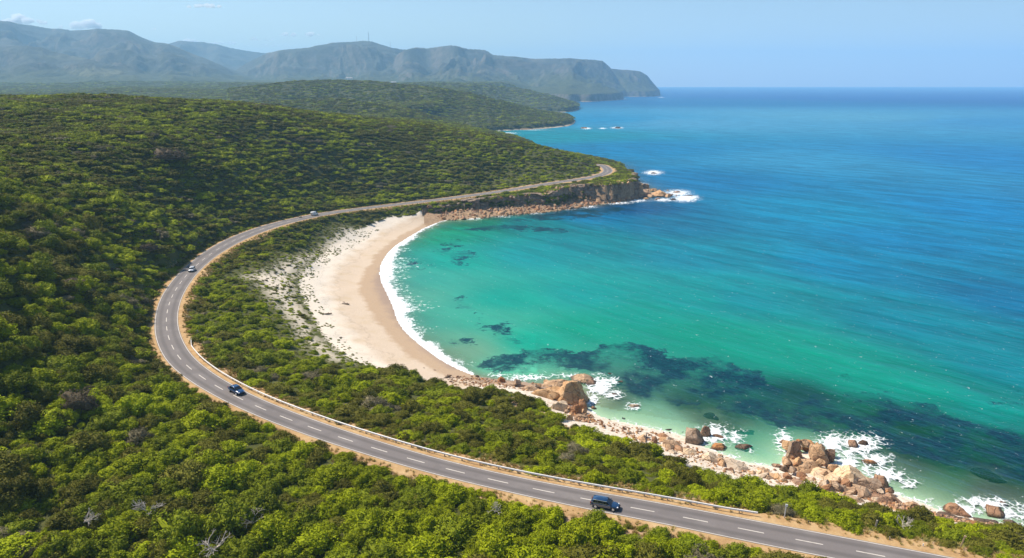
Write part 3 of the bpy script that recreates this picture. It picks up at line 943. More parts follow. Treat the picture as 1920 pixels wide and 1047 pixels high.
for k, q in enumerate(ps):
    o = post0 if k == 0 else post0.copy()
    if k:
        COL.objects.link(o)
        o.parent = rail
    i = np.argmin(abs(s - q))
    o.location = (*(c[i] + nn[i] * (ofs[i] + .13)), ROAD_Z - .2)
    o.rotation_euler = (0, 0, math.atan2(nn[i][1], nn[i][0]))

# ------------------------------------------------------------------ plants
def leaf_mat(name, c0, c1, dry):
    t = NT(name)
    oi = t.n("ObjectInfo").outputs["Random"]
    rnd = t.attr("leaf").outputs["Fac"]
    p = t.pos()
    patch = t.noise(p, .035, 3)
    c = t.mix(rnd, c0, c1)
    k = t.math('ADD', .72, t.math('MULTIPLY', oi, .55))
    c = t.mix(1.0, c, t.n("CombineXYZ").outputs[0], 'MULTIPLY') if False else c
    hs = t.n("HueSaturation")
    t.put(hs.inputs["Color"], c)
    t.put(hs.inputs["Value"], k)
    t.put(hs.inputs["Hue"], t.math('ADD', .485, t.math('MULTIPLY', patch, .03)))
    c = t.mix(t.math('MULTIPLY', t.step(patch, .55, .75), .45), hs.outputs[0], dry)
    d = t.bsdf(c, .7, None, .06)
    tr = t.n("BsdfTranslucent")
    t.put(tr.inputs[0], t.mix(.5, c, (c1[0] * 1.2, c1[1] * 1.25, c1[2])))
    m = t.n("MixShader")
    m.inputs[0].default_value = .13
    t.put(m.inputs[1], d)
    t.put(m.inputs[2], tr.outputs[0])
    return t.done(m.outputs[0])
TONES = {
    "bright": leaf_mat("leaves_bright", (.160, .195, .003), (.370, .405, .008), (.25, .24, .02)),
    "green": leaf_mat("leaves_green", (.100, .128, .004), (.235, .264, .012), (.19, .19, .02)),
    "olive": leaf_mat("leaves_olive", (.086, .086, .010), (.190, .176, .022), (.17, .145, .035)),
    "grey": leaf_mat("leaves_grey", (.135, .115, .060), (.235, .20, .115), (.17, .145, .07)),
}
M_BROWNL = leaf_mat("leaves_brown", (.075, .058, .036), (.150, .115, .070), (.12, .095, .06))
M_BARK = flat_mat("grey_bark", (.22, .17, .125), .9, var=.3, scale=9)
M_DEAD = flat_mat("bleached_wood", (.46, .40, .34), .85, var=.25, scale=9)

def quads(C, N, S, asp=1.5):
    n = len(C)
    R = RNG.normal(size=(n, 3))
    T = np.cross(N, R)
    T /= np.linalg.norm(T, axis=1)[:, None] + 1e-9
    B = np.cross(N, T)
    T = T * (S * asp * .5)[:, None]
    B = B * (S * .5)[:, None]
    V = np.stack([C - T, C + B * .8 - T * .1, C + T, C - B * .8 - T * .1], 1)
    return V.reshape(-1, 3), np.arange(4 * n).reshape(-1, 4)

def dirs_up(n, zmin=-.05):
    d = RNG.normal(size=(n * 4, 3))
    d /= np.linalg.norm(d, axis=1)[:, None]
    d = d[d[:, 2] > zmin][:n]
    return d

def crown_mesh(name, clumps, per, leaf, seed, flat=.72, loose=.5, lean=.15, core=True):
    global RNG
    RNG = np.random.default_rng(seed)
    # a dome made of many rounded leaf clumps
    D = []
    for _ in range(4000):
        d = RNG.normal(size=3)
        d /= np.linalg.norm(d)
        if d[2] < -.12:
            continue
        if all(np.dot(d, e) < 1 - 1.6 / clumps for e in D):
            D.append(d)
        if len(D) >= clumps:
            break
    D = np.array(D)
    rad = RNG.uniform(.60, .84, len(D)) * (1 + .18 * np.sin(3 * np.arctan2(D[:, 1], D[:, 0]) + seed))
    cr = RNG.uniform(.20, .36, len(D)) * (26 / clumps) ** .35
    Cc = D * rad[:, None]
    Cl, Nl, Sl = [], [], []
    for c, r, d in zip(Cc, cr, D):
        q = RNG.normal(size=(per * 3, 3))
        q /= np.linalg.norm(q, axis=1)[:, None]
        q = q[(q @ d) > -.45][:per]
        rr = r * RNG.uniform(.80, 1.08, len(q))
        Cl.append(c + q * rr[:, None])
        nn = q + RNG.normal(size=q.shape) * loose
        Nl.append(nn / np.linalg.norm(nn, axis=1)[:, None])
        Sl.append(RNG.uniform(.75, 1.3, len(q)) * leaf)
    Cl, Nl, Sl = np.concatenate(Cl), np.concatenate(Nl), np.concatenate(Sl)
    V, Fq = quads(Cl, Nl, Sl)
    lf = np.repeat(RNG.uniform(0, 1, len(Cl)) * .6 + .4 * np.clip(RNG.normal(.5, .25, len(Cl)), 0, 1), 4)
    if core:
        # the dense inner leaves: a lumpy closed shell below the outer ones
        bm = bmesh.new()
        bmesh.ops.create_icosphere(bm, subdivisions=3, radius=1.0)
        bm.verts.ensure_lookup_table()
        K = np.array([v.co[:] for v in bm.verts])
        K = K[:, :] * 1.0
        best = np.full(len(K), .42)
        for c, r in zip(Cc, cr):
            b = K @ c
            disc = b * b - (c @ c) + (r * .62) ** 2
            t_ = np.where(disc > 0, b + np.sqrt(np.maximum(disc, 0)), 0)
            best = np.maximum(best, t_)
        K = K * best[:, None]
        T = np.array([[v.index for v in f.verts] for f in bm.faces])
        bm.free()
        base = len(V)
        V = np.concatenate([V, K])
        T4 = np.concatenate([T, T[:, :1]], 1)
    V[:, 2] = V[:, 2] * flat + .08
    V[:, 2] = np.maximum(V[:, 2], -.12)
    V[:, 0] += lean * V[:, 2]
    if core:
        me = bpy.data.meshes.new(name)
        faces = Fq.tolist() + (T + base).tolist()
        me.from_pydata(V.tolist(), [], faces)
        at = me.attributes.new("leaf", 'FLOAT', 'POINT')
        at.data.foreach_set("value", np.concatenate([lf, RNG.uniform(.2, .6, len(K))]).astype(np.float32))
        me.polygons.foreach_set("use_smooth", np.concatenate([np.zeros(len(Fq), bool), np.ones(len(T), bool)]))
        me.update()
        return me
    return mesh_np(name, V, Fq, dict(leaf=lf), False)

def stems_mesh(name, seed):
    rn = random.Random(seed)
    bm = bmesh.new()
    for k in range(5):
        a = rn.uniform(0, 6.28)
        r1 = rn.uniform(.25, .5)
        p0 = Vector((math.cos(a) * .06, math.sin(a) * .06, -.15))
        p1 = Vector((math.cos(a) * r1, math.sin(a) * r1, rn.uniform(.3, .5)))
        d = p1 - p0
        M_ = Matrix.Translation((p0 + p1) / 2) @ d.to_track_quat('Z', 'Y').to_matrix().to_4x4()
        bmesh.ops.create_cone(bm, segments=6, radius1=.045, radius2=.018, depth=d.length, matrix=M_)
    me = bpy.data.meshes.new(name)
    bm.to_mesh(me)
    bm.free()
    return me

HI, LO = {}, {}
for ti, (tn, tm) in enumerate(TONES.items()):
    HI[tn], LO[tn] = [], []
    for k in range(4):
        m_ = crown_mesh("crown", [24, 34, 44, 20][k], [90, 64, 52, 105][k], .082 if tn != "grey" else .06, 100 + k + ti * 10, [.84, .74, .68, .92][k], .55 if tn != "grey" else .9)
        m_.materials.append(tm)
        HI[tn].append(m_)
    for k in range(2):
        m_ = crown_mesh("crown", [14, 20][k], [52, 38][k], .15, 300 + k + ti * 10, [.72, .62][k], .5)
        m_.materials.append(tm)
        LO[tn].append(m_)
STEMS = [stems_mesh("stems", k) for k in range(3)]
for m_ in STEMS:
    m_.materials.append(M_BARK)
RNG = np.random.default_rng(23)

# where shrubs grow: a jittered field, size by place
def jitter(x0, x1, y0, y1, step):
    gx, gy = np.meshgrid(np.arange(x0, x1, step), np.arange(y0, y1, step))
    P = np.stack([gx.ravel(), gy.ravel()], 1)
    return P + RNG.uniform(-.5, .5, P.shape) * step * .95

def in_view(P, m=1.0):
    u = P[:, 0] / P[:, 1]
    return (P[:, 1] > 55) & (np.abs(u) < .80 * m)

def veg_ok(P, r):
    z, a = ground(P, True)
    sea = inside(P, VEGPOLY)
    ok = a['land'] & ~a['out'] & (a['d_rd'] > .86 * r + 1.0) & ~(sea & (a['d_vg'] > .2)) & (z > 1.2)
    ok &= ~((a['d_cl'] < 1.0) & (P[:, 0] > 0))
    lee = a['d_rd']
    return z, a, ok

def tone_of(P):
    n = fbm(P[:, 0] / 26, P[:, 1] / 26, 44, 3)
    r = RNG.uniform(0, 1, len(P))
    q = n * .55 + r * .45 - .07 * smooth(220, 420, P[:, 1])
    t = np.full(len(P), 1)
    t[q > .53] = 0
    t[q < .40] = 2
    g = fbm(P[:, 0] / 15, P[:, 1] / 15, 77, 3) + RNG.uniform(-.12, .12, len(P))
    t[g > .80] = 3
    return t
TN = list(TONES)

clear_patch = [onz(1000, 742, 5), onz(960, 745, 6), onz(1060, 785, 5), onz(1110, 815, 4.5)]
def gaps(P):
    k = np.ones(len(P), bool)
    for c_, r_ in zip(clear_patch, (3.4, 3.0, 3.2, 2.2)):
        k &= np.linalg.norm(P - c_, axis=1) > r_ * (.7 + .6 * vnoise(P[:, 0] / 2, P[:, 1] / 2, 3))
    return k

allP, allZ, allR, allT = [], [], [], []
def seed_field(P, rmin, rmax, dens=None, squash=None):
    P = P[in_view(P, 1.08)]
    r = rmin + (rmax - rmin) * RNG.uniform(0, 1, len(P)) ** 1.7
    z, a, ok = veg_ok(P, r)
    du, _ = seg_dist(P, np.concatenate([DUNE, DUNE[:1]]))
    dd = np.where(inside(P, DUNE), du, -du)
    ok &= ~((dd > 0) & (RNG.uniform(0, 1, len(P)) < .30 + .5 * smooth(2, 18, dd)))
    r = np.where(dd > -6, np.minimum(r, rmin + .2) * .62, r)
    # low growth next to the road and between the road and the sea
    seas = inside(P, np.concatenate([CLINE, VEGLINE[::-1]]))
    r = np.where(seas, r * .72, r)
    r = np.minimum(r, .8 + .33 * np.maximum(a['d_rd'], 0))
    if dens is not None:
        ok &= RNG.uniform(0, 1, len(P)) < dens
    ok &= gaps(P) 
    allP.append(P[ok]); allZ.append(z[ok]); allR.append(r[ok]); allT.append(tone_of(P[ok]))
seed_field(jitter(-215, 130, 60, 240, 6.4), 2.6, 4.3)
seed_field(jitter(-215, 130, 60, 240, 3.0), 1.3, 2.5)
seed_field(jitter(-410, 160, 240, 460, 4.6), 1.7, 3.3)
seed_field(jitter(-410, 160, 240, 460, 2.7), 1.1, 2.0)
seed_field(jitter(-760, 200, 460, 1030, 3.9), 1.7, 3.1)
seed_field(jitter(-120, 120, 60, 330, 1.9), .6, 1.0, .5)
# shrubs that hang on the low western part of the cliff and along its brink
_w = resample(CLIFFLINE[44:], 1.1)
_t = np.gradient(_w, axis=0)
_t /= np.linalg.norm(_t, axis=1)[:, None]
_n = np.stack([-_t[:, 1], _t[:, 0]], 1)
if not inside((_w + _n * 3)[10:11], CLIFFPOLY)[0]:
    _n = -_n
for q_ in range(3):
    hh = RNG.uniform(0, 1, len(_w))
    keep = (vnoise(np.arange(len(_w)) / 7, np.arange(len(_w)) * 0 + q_ * .2, 91) > .42) 
    Pq = _w + _n * (2.2 * (1 - hh) - 1.0)[:, None]
    zt = np.interp(np.arange(len(_w)), [0, len(_w)], [9.0, 5.5])
    allP.append(Pq[keep]); allZ.append((1.0 + hh * (zt - 1.6))[keep]); allR.append(RNG.uniform(1.0, 2.0, keep.sum())); allT.append(tone_of(Pq[keep]))
_w = resample(CLIFFLINE[2:50], 1.6)
_t = np.gradient(_w, axis=0)
_t /= np.linalg.norm(_t, axis=1)[:, None]
_n = np.stack([-_t[:, 1], _t[:, 0]], 1)
if inside((_w + _n * 3)[10:11], CLIFFPOLY)[0]:
    _n = -_n
Pq = _w + _n * RNG.uniform(1.5, 6, (len(_w), 1))
allP.append(Pq); allZ.append(ground(Pq)); allR.append(RNG.uniform(.7, 1.4, len(Pq))); allT.append(np.where(RNG.uniform(0, 1, len(Pq)) < .6, 0, 1))
SPt, SZ, SR, ST = (np.concatenate(q) for q in (allP, allZ, allR, allT))
# drop those hidden behind the near ridge only coarsely: keep everything that can show
spx_, spy_, sdp_ = project(SPt[:, 0], SPt[:, 1], SZ + SR * .6)
seen = (spx_ > -90) & (spx_ < 2010) & (spy_ < 1150) 
SPt, SZ, SR, ST, spx_, spy_, sdp_ = (q[seen] for q in (SPt, SZ, SR, ST, spx_, spy_, sdp_))
size = SR / sdp_
inpic = (spx_ > 5) & (spx_ < 1915) & (spy_ < 1040)
order = np.argsort(-(size * inpic))
ONE = order[:292]
rest = np.setdiff1d(np.arange(len(SPt)), ONE)
print("shrubs", len(SPt))

LABELS = {}
def shrub_label(i, tone):
    x, y = spx_[i], spy_[i]
    P = SPt[i][None]
    d, a = seg_dist(P, CLINE)
    sea_side = inside(P, np.concatenate([CLINE, VEGLINE[::-1]]))[0]
    big = SR[i] > 3.0
    tw = {"bright": "yellow-green", "green": "mid green", "olive": "dark olive", "grey": "grey-brown twiggy"}[tone]
    sz = "broad domed" if big else "rounded"
    dv = d[0] - np.interp(a[0], CARC, CW) / 2
    if sea_side:
        if dv < 9:
            where = "right behind the guardrail" if ga0 < a[0] < ga1 else "by the seaward verge past the guardrail"
        else:
            where = "on the slope above the granite shore" if x > 900 else "on the slope above the beach"
    else:
        if dv < 7:
            where = "on the inland verge " + ("before the bend" if x > 520 else "along the bend")
        elif x < 420 and y < 760:
            where = "in the thicket on the hillside beside the bend"
        elif x < 640:
            where = "in the bottom left thicket" if y > 860 else "in the thicket below the bend of the road"
        else:
            where = "in the bottom-edge thicket before the estate car" if x < 1300 else "by the road in the bottom right corner"
    return f"{sz} {tw} shrub {where}"
uniq = {}
MARKS = [((1138, 940), "the dark blue estate car"), ((441, 732), "the blue saloon car"), ((1470, 950), "the tall pale post"), ((1803, 1010), "the wooden post"), ((1428, 966), "the guardrail's near end"),
         ((355, 640), "the guardrail's far end"), ((408, 1022), "the sprawling pale dead shrub"), ((475, 978), "the grey twiggy dead shrub"), ((282, 950), "the bleached bare branches"), ((146, 757), "the grey-brown dome shrub"),
         ((1690, 980), "the dead shrub near the last rocks"), ((930, 950), "the grey-white dead crown"), ((160, 975), "the leafless shrub in the bottom left"), ((1730, 1024), "the last pale marker post"), ((1598, 995), "the second marker post"), ((1598, 900), "the great granite dome"), ((1298, 815), "the square-cut boulder"), ((1062, 770), "the first granite knoll")]
oi = np.array(sorted(ONE))
for (mx, my), nm in MARKS:
    for (ax, ay), wd in (((0, 1), "straight below"), ((0, -1), "straight above"), ((-1, 0), "directly left of"), ((1, 0), "directly right of")):
        dx_, dy_ = spx_[oi] - mx, spy_[oi] - my
        al = dx_ * ax + dy_ * ay
        pe = np.abs(dx_ * ay) + np.abs(dy_ * ax)
        sc_ = np.where((al > 8) & (pe < .7 * al), al + 1.5 * pe, 1e9)
        k = int(np.argmin(sc_))
        if sc_[k] < 130 and oi[k] not in uniq:
            uniq[oi[k]] = f"nearest one {wd} {nm}"
ORD = "first second third fourth fifth sixth seventh eighth ninth tenth eleventh twelfth thirteenth fourteenth fifteenth sixteenth seventeenth eighteenth nineteenth twentieth".split()
low = [i for i in oi if spy_[i] > 1005 and i not in uniq]
low = sorted(low, key=lambda i: spx_[i])
for k, i in enumerate(low[:20]):
    uniq[i] = f"{ORD[k]} from the left along the photo's bottom edge"
hi_obj = {}
for i in ONE:
    tone = TN[ST[i]]
    k = int(RNG.integers(0, 4))
    lab = shrub_label(i, tone)
    grp = lab.replace('shrub', 'shrubs')
    if i in uniq:
        lab, grp = lab.split(' shrub')[0] + ' shrub, ' + uniq[i], 'shrubs singled out in the scrub'
    root = bpy.data.objects.new("coastal_shrub", None)
    COL.objects.link(root)
    root.location = (*SPt[i], SZ[i] - .15)
    root.rotation_euler = (0, 0, RNG.uniform(-.7, .7))
    r = SR[i]
    root.scale = (r * RNG.uniform(.92, 1.2), r * RNG.uniform(.9, 1.15), r * RNG.uniform(.85, 1.15))
    tag(root, lab, "shrub", grp)
    c_ = link("crown", HI[tone][k], None, root)
    link("stems", STEMS[k % 3], None, root)
    hi_obj.setdefault((tone, k), c_)

def gn_scatter(name, P, scale, rot, idx, protos, label, cat):
    """ONE mass of plants or stones nobody would count: instances on points"""
    me = bpy.data.meshes.new(name)
    me.vertices.add(len(P))
    me.vertices.foreach_set("co", np.asarray(P, np.float32).ravel())
    for nm, a, ty in (("s", scale, 'FLOAT_VECTOR'), ("r", rot, 'FLOAT_VECTOR'), ("k", idx, 'INT')):
        at = me.attributes.new(nm, ty, 'POINT')
        if ty == 'INT':
            at.data.foreach_set("value", np.asarray(a, np.int32))
        else:
            at.data.foreach_set("vector", np.asarray(a, np.float32).ravel())
    o = link(name, me)
    tag(o, label, cat, None, "stuff")
    ng = bpy.data.node_groups.new(name, 'GeometryNodeTree')
    ng.interface.new_socket("Geometry", in_out='INPUT', socket_type='NodeSocketGeometry')
    ng.interface.new_socket("Geometry", in_out='OUTPUT', socket_type='NodeSocketGeometry')
    N, L = ng.nodes, ng.links
    gi, go = N.new("NodeGroupInput"), N.new("NodeGroupOutput")
    jn = N.new("GeometryNodeJoinGeometry")
    def na(nm, ty):
        q = N.new("GeometryNodeInputNamedAttribute")
        q.data_type = ty
        q.inputs["Name"].default_value = nm
        return q.outputs[0]
    s_, r_, k_ = na("s", 'FLOAT_VECTOR'), na("r", 'FLOAT_VECTOR'), na("k", 'INT')
    for j, pr in enumerate(protos):
        if not (np.asarray(idx) == j).any():
            continue
        cm = N.new("FunctionNodeCompare")
        cm.data_type = 'INT'
        cm.operation = 'EQUAL'
        L.new(k_, cm.inputs[2])
        cm.inputs[3].default_value = j
        ob = N.new("GeometryNodeObjectInfo")
        ob.transform_space = 'ORIGINAL'
        ob.inputs["Object"].default_value = pr
        ob.inputs["As Instance"].default_value = True
        ip = N.new("GeometryNodeInstanceOnPoints")
        L.new(gi.outputs[0], ip.inputs["Points"])
        L.new(cm.outputs[0], ip.inputs["Selection"])
        L.new(ob.outputs["Geometry"], ip.inputs["Instance"])
        L.new(r_, ip.inputs["Rotation"])
        L.new(s_, ip.inputs["Scale"])
        L.new(ip.outputs[0], jn.inputs[0])
    L.new(jn.outputs[0], go.inputs[0])
    md = o.modifiers.new("scatter", 'NODES')
    md.node_group = ng
    return o

def proto(name, me):
    return bpy.data.objects.new(name, me)     # mesh source of a scatter, not linked to the scene

M_DUNE = leaf_mat('leaves_dune', (.13, .14, .03), (.26, .26, .06), (.28, .24, .10))
prot = []
for tn in TN:
    for k in range(4):
        prot.append(hi_obj.get((tn, k)) or proto("crown", HI[tn][k]))
    for k in range(2):
        prot.append(proto("crown", LO[tn][k]))
n = len(rest)
hi_ = sdp_[rest] < 260
ki = ST[rest] * 6 + np.where(hi_, RNG.integers(0, 4, n), 4 + RNG.integers(0, 2, n))
sc = SR[rest][:, None] * RNG.uniform(.95, 1.25, (n, 3))
sc[:, 0] *= RNG.uniform(1.05, 1.5, n)
sc[:, 2] *= np.interp(sdp_[rest], [120, 260, 420], [.92, .74, .62]) * RNG.uniform(.8, 1.25, n)
rt = np.stack([np.zeros(n), np.zeros(n), RNG.uniform(-.5, .5, n)], 1)
gn_scatter("shrubland", np.concatenate([SPt[rest], SZ[rest][:, None] - .15], 1), sc, rt, ki, prot,
           "dense green coastal scrub covering the hillside and the slope to the beach", "scrub")
# woodland on the hills beyond
P = np.stack([RNG.uniform(-.82, .16, 52000), np.exp(RNG.uniform(math.log(985), math.log(3300), 52000))], 1)
z = far_height(P[:, 0], P[:, 1])
ok = z > 5
P, z = P[ok], z[ok]
n = len(z)
r = RNG.uniform(2.6, 5.2, n) * np.interp(P[:, 1], [1000, 3300], [.9, 1.5])
tn_ = np.where(RNG.uniform(0, 1, n) < .55, 2, np.where(RNG.uniform(0, 1, n) < .7, 1, 0))
gn_scatter("far_woodland", np.stack([P[:, 0] * P[:, 1], P[:, 1], z - r * .25], 1), r[:, None] * RNG.uniform(.8, 1.2, (n, 3)) * np.array([[1.45, 1.2, .62]]),
           np.stack([np.zeros(n), np.zeros(n), RNG.uniform(-.4, .4, n)], 1), tn_ * 6 + 4 + RNG.integers(0, 2, n), prot,
           "hazy olive woodland covering the low hills beyond the headland", "woodland")

# dry grass along the verges
def tuft(name, seed):
    r_ = np.random.default_rng(seed)
    n = 26
    V, Fq = [], []
    for k in range(n):
        a, b = r_.uniform(0, 6.28), r_.uniform(.1, .5)
        p = np.array([r_.normal(0, .16), r_.normal(0, .16), -.05])
        tip = p + np.array([math.cos(a) * b, math.sin(a) * b, r_.uniform(.3, .75)])
        sd_ = np.array([-math.sin(a), math.cos(a), 0]) * .05
        V += [p - sd_, p + sd_, tip]
        Fq.append([3 * k, 3 * k + 1, 3 * k + 2])
    return mesh_np(name, V, Fq, None, False)
t_ = NT("dry_grass")
rr = t_.n("ObjectInfo").outputs["Random"]
M_DRY = t_.done(t_.bsdf(t_.ramp(rr, [(0, (.42, .28, .09)), (.5, (.50, .36, .13)), (.8, (.34, .30, .08)), (1, (.2, .22, .05))]), .9, None, .1))
TF = []
for k in range(3):
    m_ = tuft("tuft", 60 + k)
    m_.materials.append(M_DRY)
    TF.append(proto("tuft", m_))
n = 15000
kk = RNG.integers(150, len(CLINE) - 5, n)
sg = np.where(RNG.uniform(0, 1, n) < .55, 1, -1)
vwid = np.where(sg > 0, vw[kk] + .9, vw_in[kk])
of = CW[kk] / 2 + .75 + vwid * RNG.uniform(0, 1, n) ** .55 * 1.35
of = np.where((sg > 0) & (np.abs(of - CW[kk] / 2 - 1.0) < .35), of + .8, of)
P = CLINE[kk] + NR[kk] * (sg * of)[:, None] + RNG.normal(0, .25, (n, 2))
z = np.where(of - CW[kk] / 2 < vwid * .8, CLZ[kk] - .06, ground(P))
z = np.maximum(z, CLZ[kk] - 1.2)
gn_scatter("dry_grass", np.concatenate([P, z[:, None]], 1), RNG.uniform(.45, 1.0, (n, 1)) * np.ones((1, 3)), np.stack([np.zeros(n), np.zeros(n), RNG.uniform(0, 6.28, n)], 1),
           RNG.integers(0, 3, n), TF, "golden dry grass along both verges of the road", "grass")
DPROT = []
for k in range(2):
    m_ = crown_mesh('crown', 14, 26, .2, 700 + k, .5, .9)
    m_.materials.append(M_DUNE)
    DPROT.append(proto('crown', m_))
RNG = np.random.default_rng(29)
# tufts of dune plants on the sand
n = 3000
Pd = RNG.uniform(DUNE.min(0) - 6, DUNE.max(0) + 6, (n * 3, 2))
dd, _ = seg_dist(Pd, np.concatenate([DUNE, DUNE[:1]]))
dd = np.where(inside(Pd, DUNE), dd, -dd)
dn = fbm(Pd[:, 0] / 7, Pd[:, 1] / 7, 31, 3) + RNG.uniform(-.08, .08, len(Pd))
ok = (dd > -6) & (dn > .485 + .012 * np.clip(dd, 0, 8))
Pd = Pd[ok][:n]
zd = ground(Pd)
n = len(Pd)
gn_scatter("dune_plants", np.concatenate([Pd, zd[:, None] - .08], 1), RNG.uniform(.25, .62, (n, 1)) * np.array([[1, 1, .8]]), np.stack([np.zeros(n), np.zeros(n), RNG.uniform(0, 6.28, n)], 1),
           RNG.integers(0, 2, n), DPROT, "sparse low plants on the sandy dune behind the beach", "dune plants")

# ------------------------------------------------------------------ rock
def rock_mat(name, c0, c1, c2, crack=.28, dark=(.05, .035, .025)):
    t = NT(name)
    tc = t.n("TexCoord").outputs["Object"]
    p = t.pos()
    n1 = t.noise(p, .55, 5, .65)
    n2 = t.noise(p, 2.6, 5, .7)
    n3 = t.noise(t.mapping(p, (.5, .5, 2.0)), 1.0, 4, .7)
    c = t.ramp(t.math('ADD', t.math('MULTIPLY', n1, .6), t.math('MULTIPLY', n2, .4)), [(.32, c0), (.5, c1), (.66, c2)])
    rnd = t.n("ObjectInfo").outputs["Random"]
    hs = t.n("HueSaturation")
    t.put(hs.inputs["Color"], c)
    t.put(hs.inputs["Value"], t.math('ADD', .78, t.math('MULTIPLY', rnd, .45)))
    t.put(hs.inputs["Saturation"], t.math('ADD', .8, t.math('MULTIPLY', rnd, .3)))
    c = hs.outputs[0]
    wv = t.n("TexVoronoi", feature='DISTANCE_TO_EDGE')
    dv = t.n("VectorMath", operation='ADD')
    t.put(dv.inputs[0], p)
    nzc = t.n("TexNoise")
    t.put(nzc.inputs["Vector"], p)
    nzc.inputs["Scale"].default_value = .5
    t.put(dv.inputs[1], nzc.outputs["Color"])
    t.put(wv.inputs["Vector"], dv.outputs[0])
    wv.inputs["Scale"].default_value = .42
    ck = t.math('SUBTRACT', 1.0, t.step(wv.outputs[0], .0, .035))
    c = t.mix(t.math('MULTIPLY', ck, crack), c, dark)
    c = t.mix(t.math('MULTIPLY', t.step(n3, .58, .72), .4), c, dark)
    # sea-wet foot of the rock
    sep = t.n("SeparateXYZ")
    t.put(sep.inputs[0], p)
    wl_ = t.math('SUBTRACT', 1.0, t.step(t.math('ADD', sep.outputs[2], t.math('MULTIPLY', t.math('SUBTRACT', n1, .5), 1.2)), .15, .6))
    c = t.mix(t.math('MULTIPLY', wl_, .75), c, (.055, .036, .022))
    hb = t.math('ADD', t.math('MULTIPLY', n1, .5), t.math('SUBTRACT', t.math('MULTIPLY', n2, .22), t.math('MULTIPLY', ck, .25)))
    return t.done(t.bsdf(c, t.math('SUBTRACT', .85, t.math('MULTIPLY', wl_, .4)), t.bump(hb, .7, .9), .25))
M_ROCK = rock_mat("granite", (.25, .13, .06), (.46, .28, .15), (.56, .385, .235))
M_PALE = rock_mat("pale_granite", (.46, .30, .17), (.58, .42, .27), (.64, .50, .36), .15)
M_RED = rock_mat("rusty_granite", (.19, .08, .035), (.36, .175, .08), (.46, .27, .14))
M_DARK = rock_mat("wet_rock", (.06, .04, .028), (.12, .075, .05), (.20, .13, .085))
M_CLIFF = rock_mat("cliff_rock", (.15, .09, .055), (.31, .20, .12), (.45, .31, .20), .5)

def rock_mesh(seed, cuts=9, sub=3, rough=.10, low=.35):
    rn = np.random.default_rng(seed)
    bm = bmesh.new()
    bmesh.ops.create_icosphere(bm, subdivisions=sub, radius=1.0)
    bm.verts.ensure_lookup_table()
    K = np.array([v.co[:] for v in bm.verts])
    for _ in range(cuts):
        n = rn.normal(size=3)
        n[2] = abs(n[2]) * .9 if rn.random() < .75 else n[2]
        n /= np.linalg.norm(n)
        h = rn.uniform(.46, .80)
        d = K @ n - h
        K = np.where(d[:, None] > 0, K - n * (d * .93)[:, None], K)
    nn = K / (np.linalg.norm(K, axis=1)[:, None] + 1e-6)
    f = fbm(K[:, 0] * 2.2 + seed * 3.1 + K[:, 2] * 1.3, K[:, 1] * 2.2 + K[:, 2] * 1.9, seed, 4) - .5
    g = np.abs(fbm(K[:, 0] * 1.3 + seed + K[:, 2], K[:, 1] * 1.3 - K[:, 2] * .7, seed + 5, 2) - .5)
    K = K + nn * (f * rough * 2.4 - smooth(.05, 0, g) * .07)[:, None]
    K[:, 2] = np.where(K[:, 2] < -low, -low + (K[:, 2] + low) * .3, K[:, 2])
    for v, k in zip(bm.verts, K):
        v.co = k
    me = bpy.data.meshes.new("rock")
    for fc in bm.faces:
        fc.smooth = True
    bm.to_mesh(me)
    bm.free()
    try:
        me.set_sharp_from_angle(angle=math.radians(22))
    except Exception:
        pass
    return me
ROCKS = {}
def rock_variant(k, m):
    key = (k, m.name)
    if key not in ROCKS:
        me = rock_mesh(500 + k, 13 + k % 5, 4 if k < 8 else 2, .06 + .012 * (k % 3))
        me.materials.append(m)
        ROCKS[key] = me
    return ROCKS[key]

def gz1(x, y):
    return float(ground(np.array([[x, y]]))[0])

def boulder(px, py, w, hgt, label, m=None, k=None, group=None, rz=None, depth=.8, z0=None, name="boulder", cat="rock", lift=0.0):
    """px, py: foot of the rock in the photo (middle of its near edge); w, hgt its size there in pixels"""
    m = m or M_ROCK
    zb = .3 if z0 is None else z0
    p = onz(px, py, zb)
    if z0 is None:
        zb = max(gz1(*p), -.4)
        p = onz(px, py, zb)
    _, _, dep = project(p[0], p[1], zb)
    sx = w / F_PX * dep / 2
    el = math.atan2(CAM_H - zb, math.hypot(*p))
    # picture height = vertical height * cos + ground depth * sin
    dy = sx * depth
    hz = max((hgt / F_PX * dep - 2 * dy * math.sin(el) * .75) / math.cos(el), sx * .35)
    k = int(RNG.integers(0, 8)) if k is None else k
    o = bpy.data.objects.new(name, rock_variant(k, m))
    COL.objects.link(o)
    ang = math.atan2(p[0], p[1])
    o.location = (p[0] + math.sin(ang) * dy * .85, p[1] + math.cos(ang) * dy * .85, zb + hz * .12 + lift)
    o.scale = (sx * 1.1, dy * 1.1, hz * .92)
    o.rotation_euler = (RNG.uniform(-.08, .08), RNG.uniform(-.08, .08), -ang + (RNG.uniform(-.25, .25) if rz is None else rz))
    if z0 is not None and z0 < -.5:
        o.scale[2] = .62
        o.location[2] = -.98
    tag(o, label, cat, group)
    return o

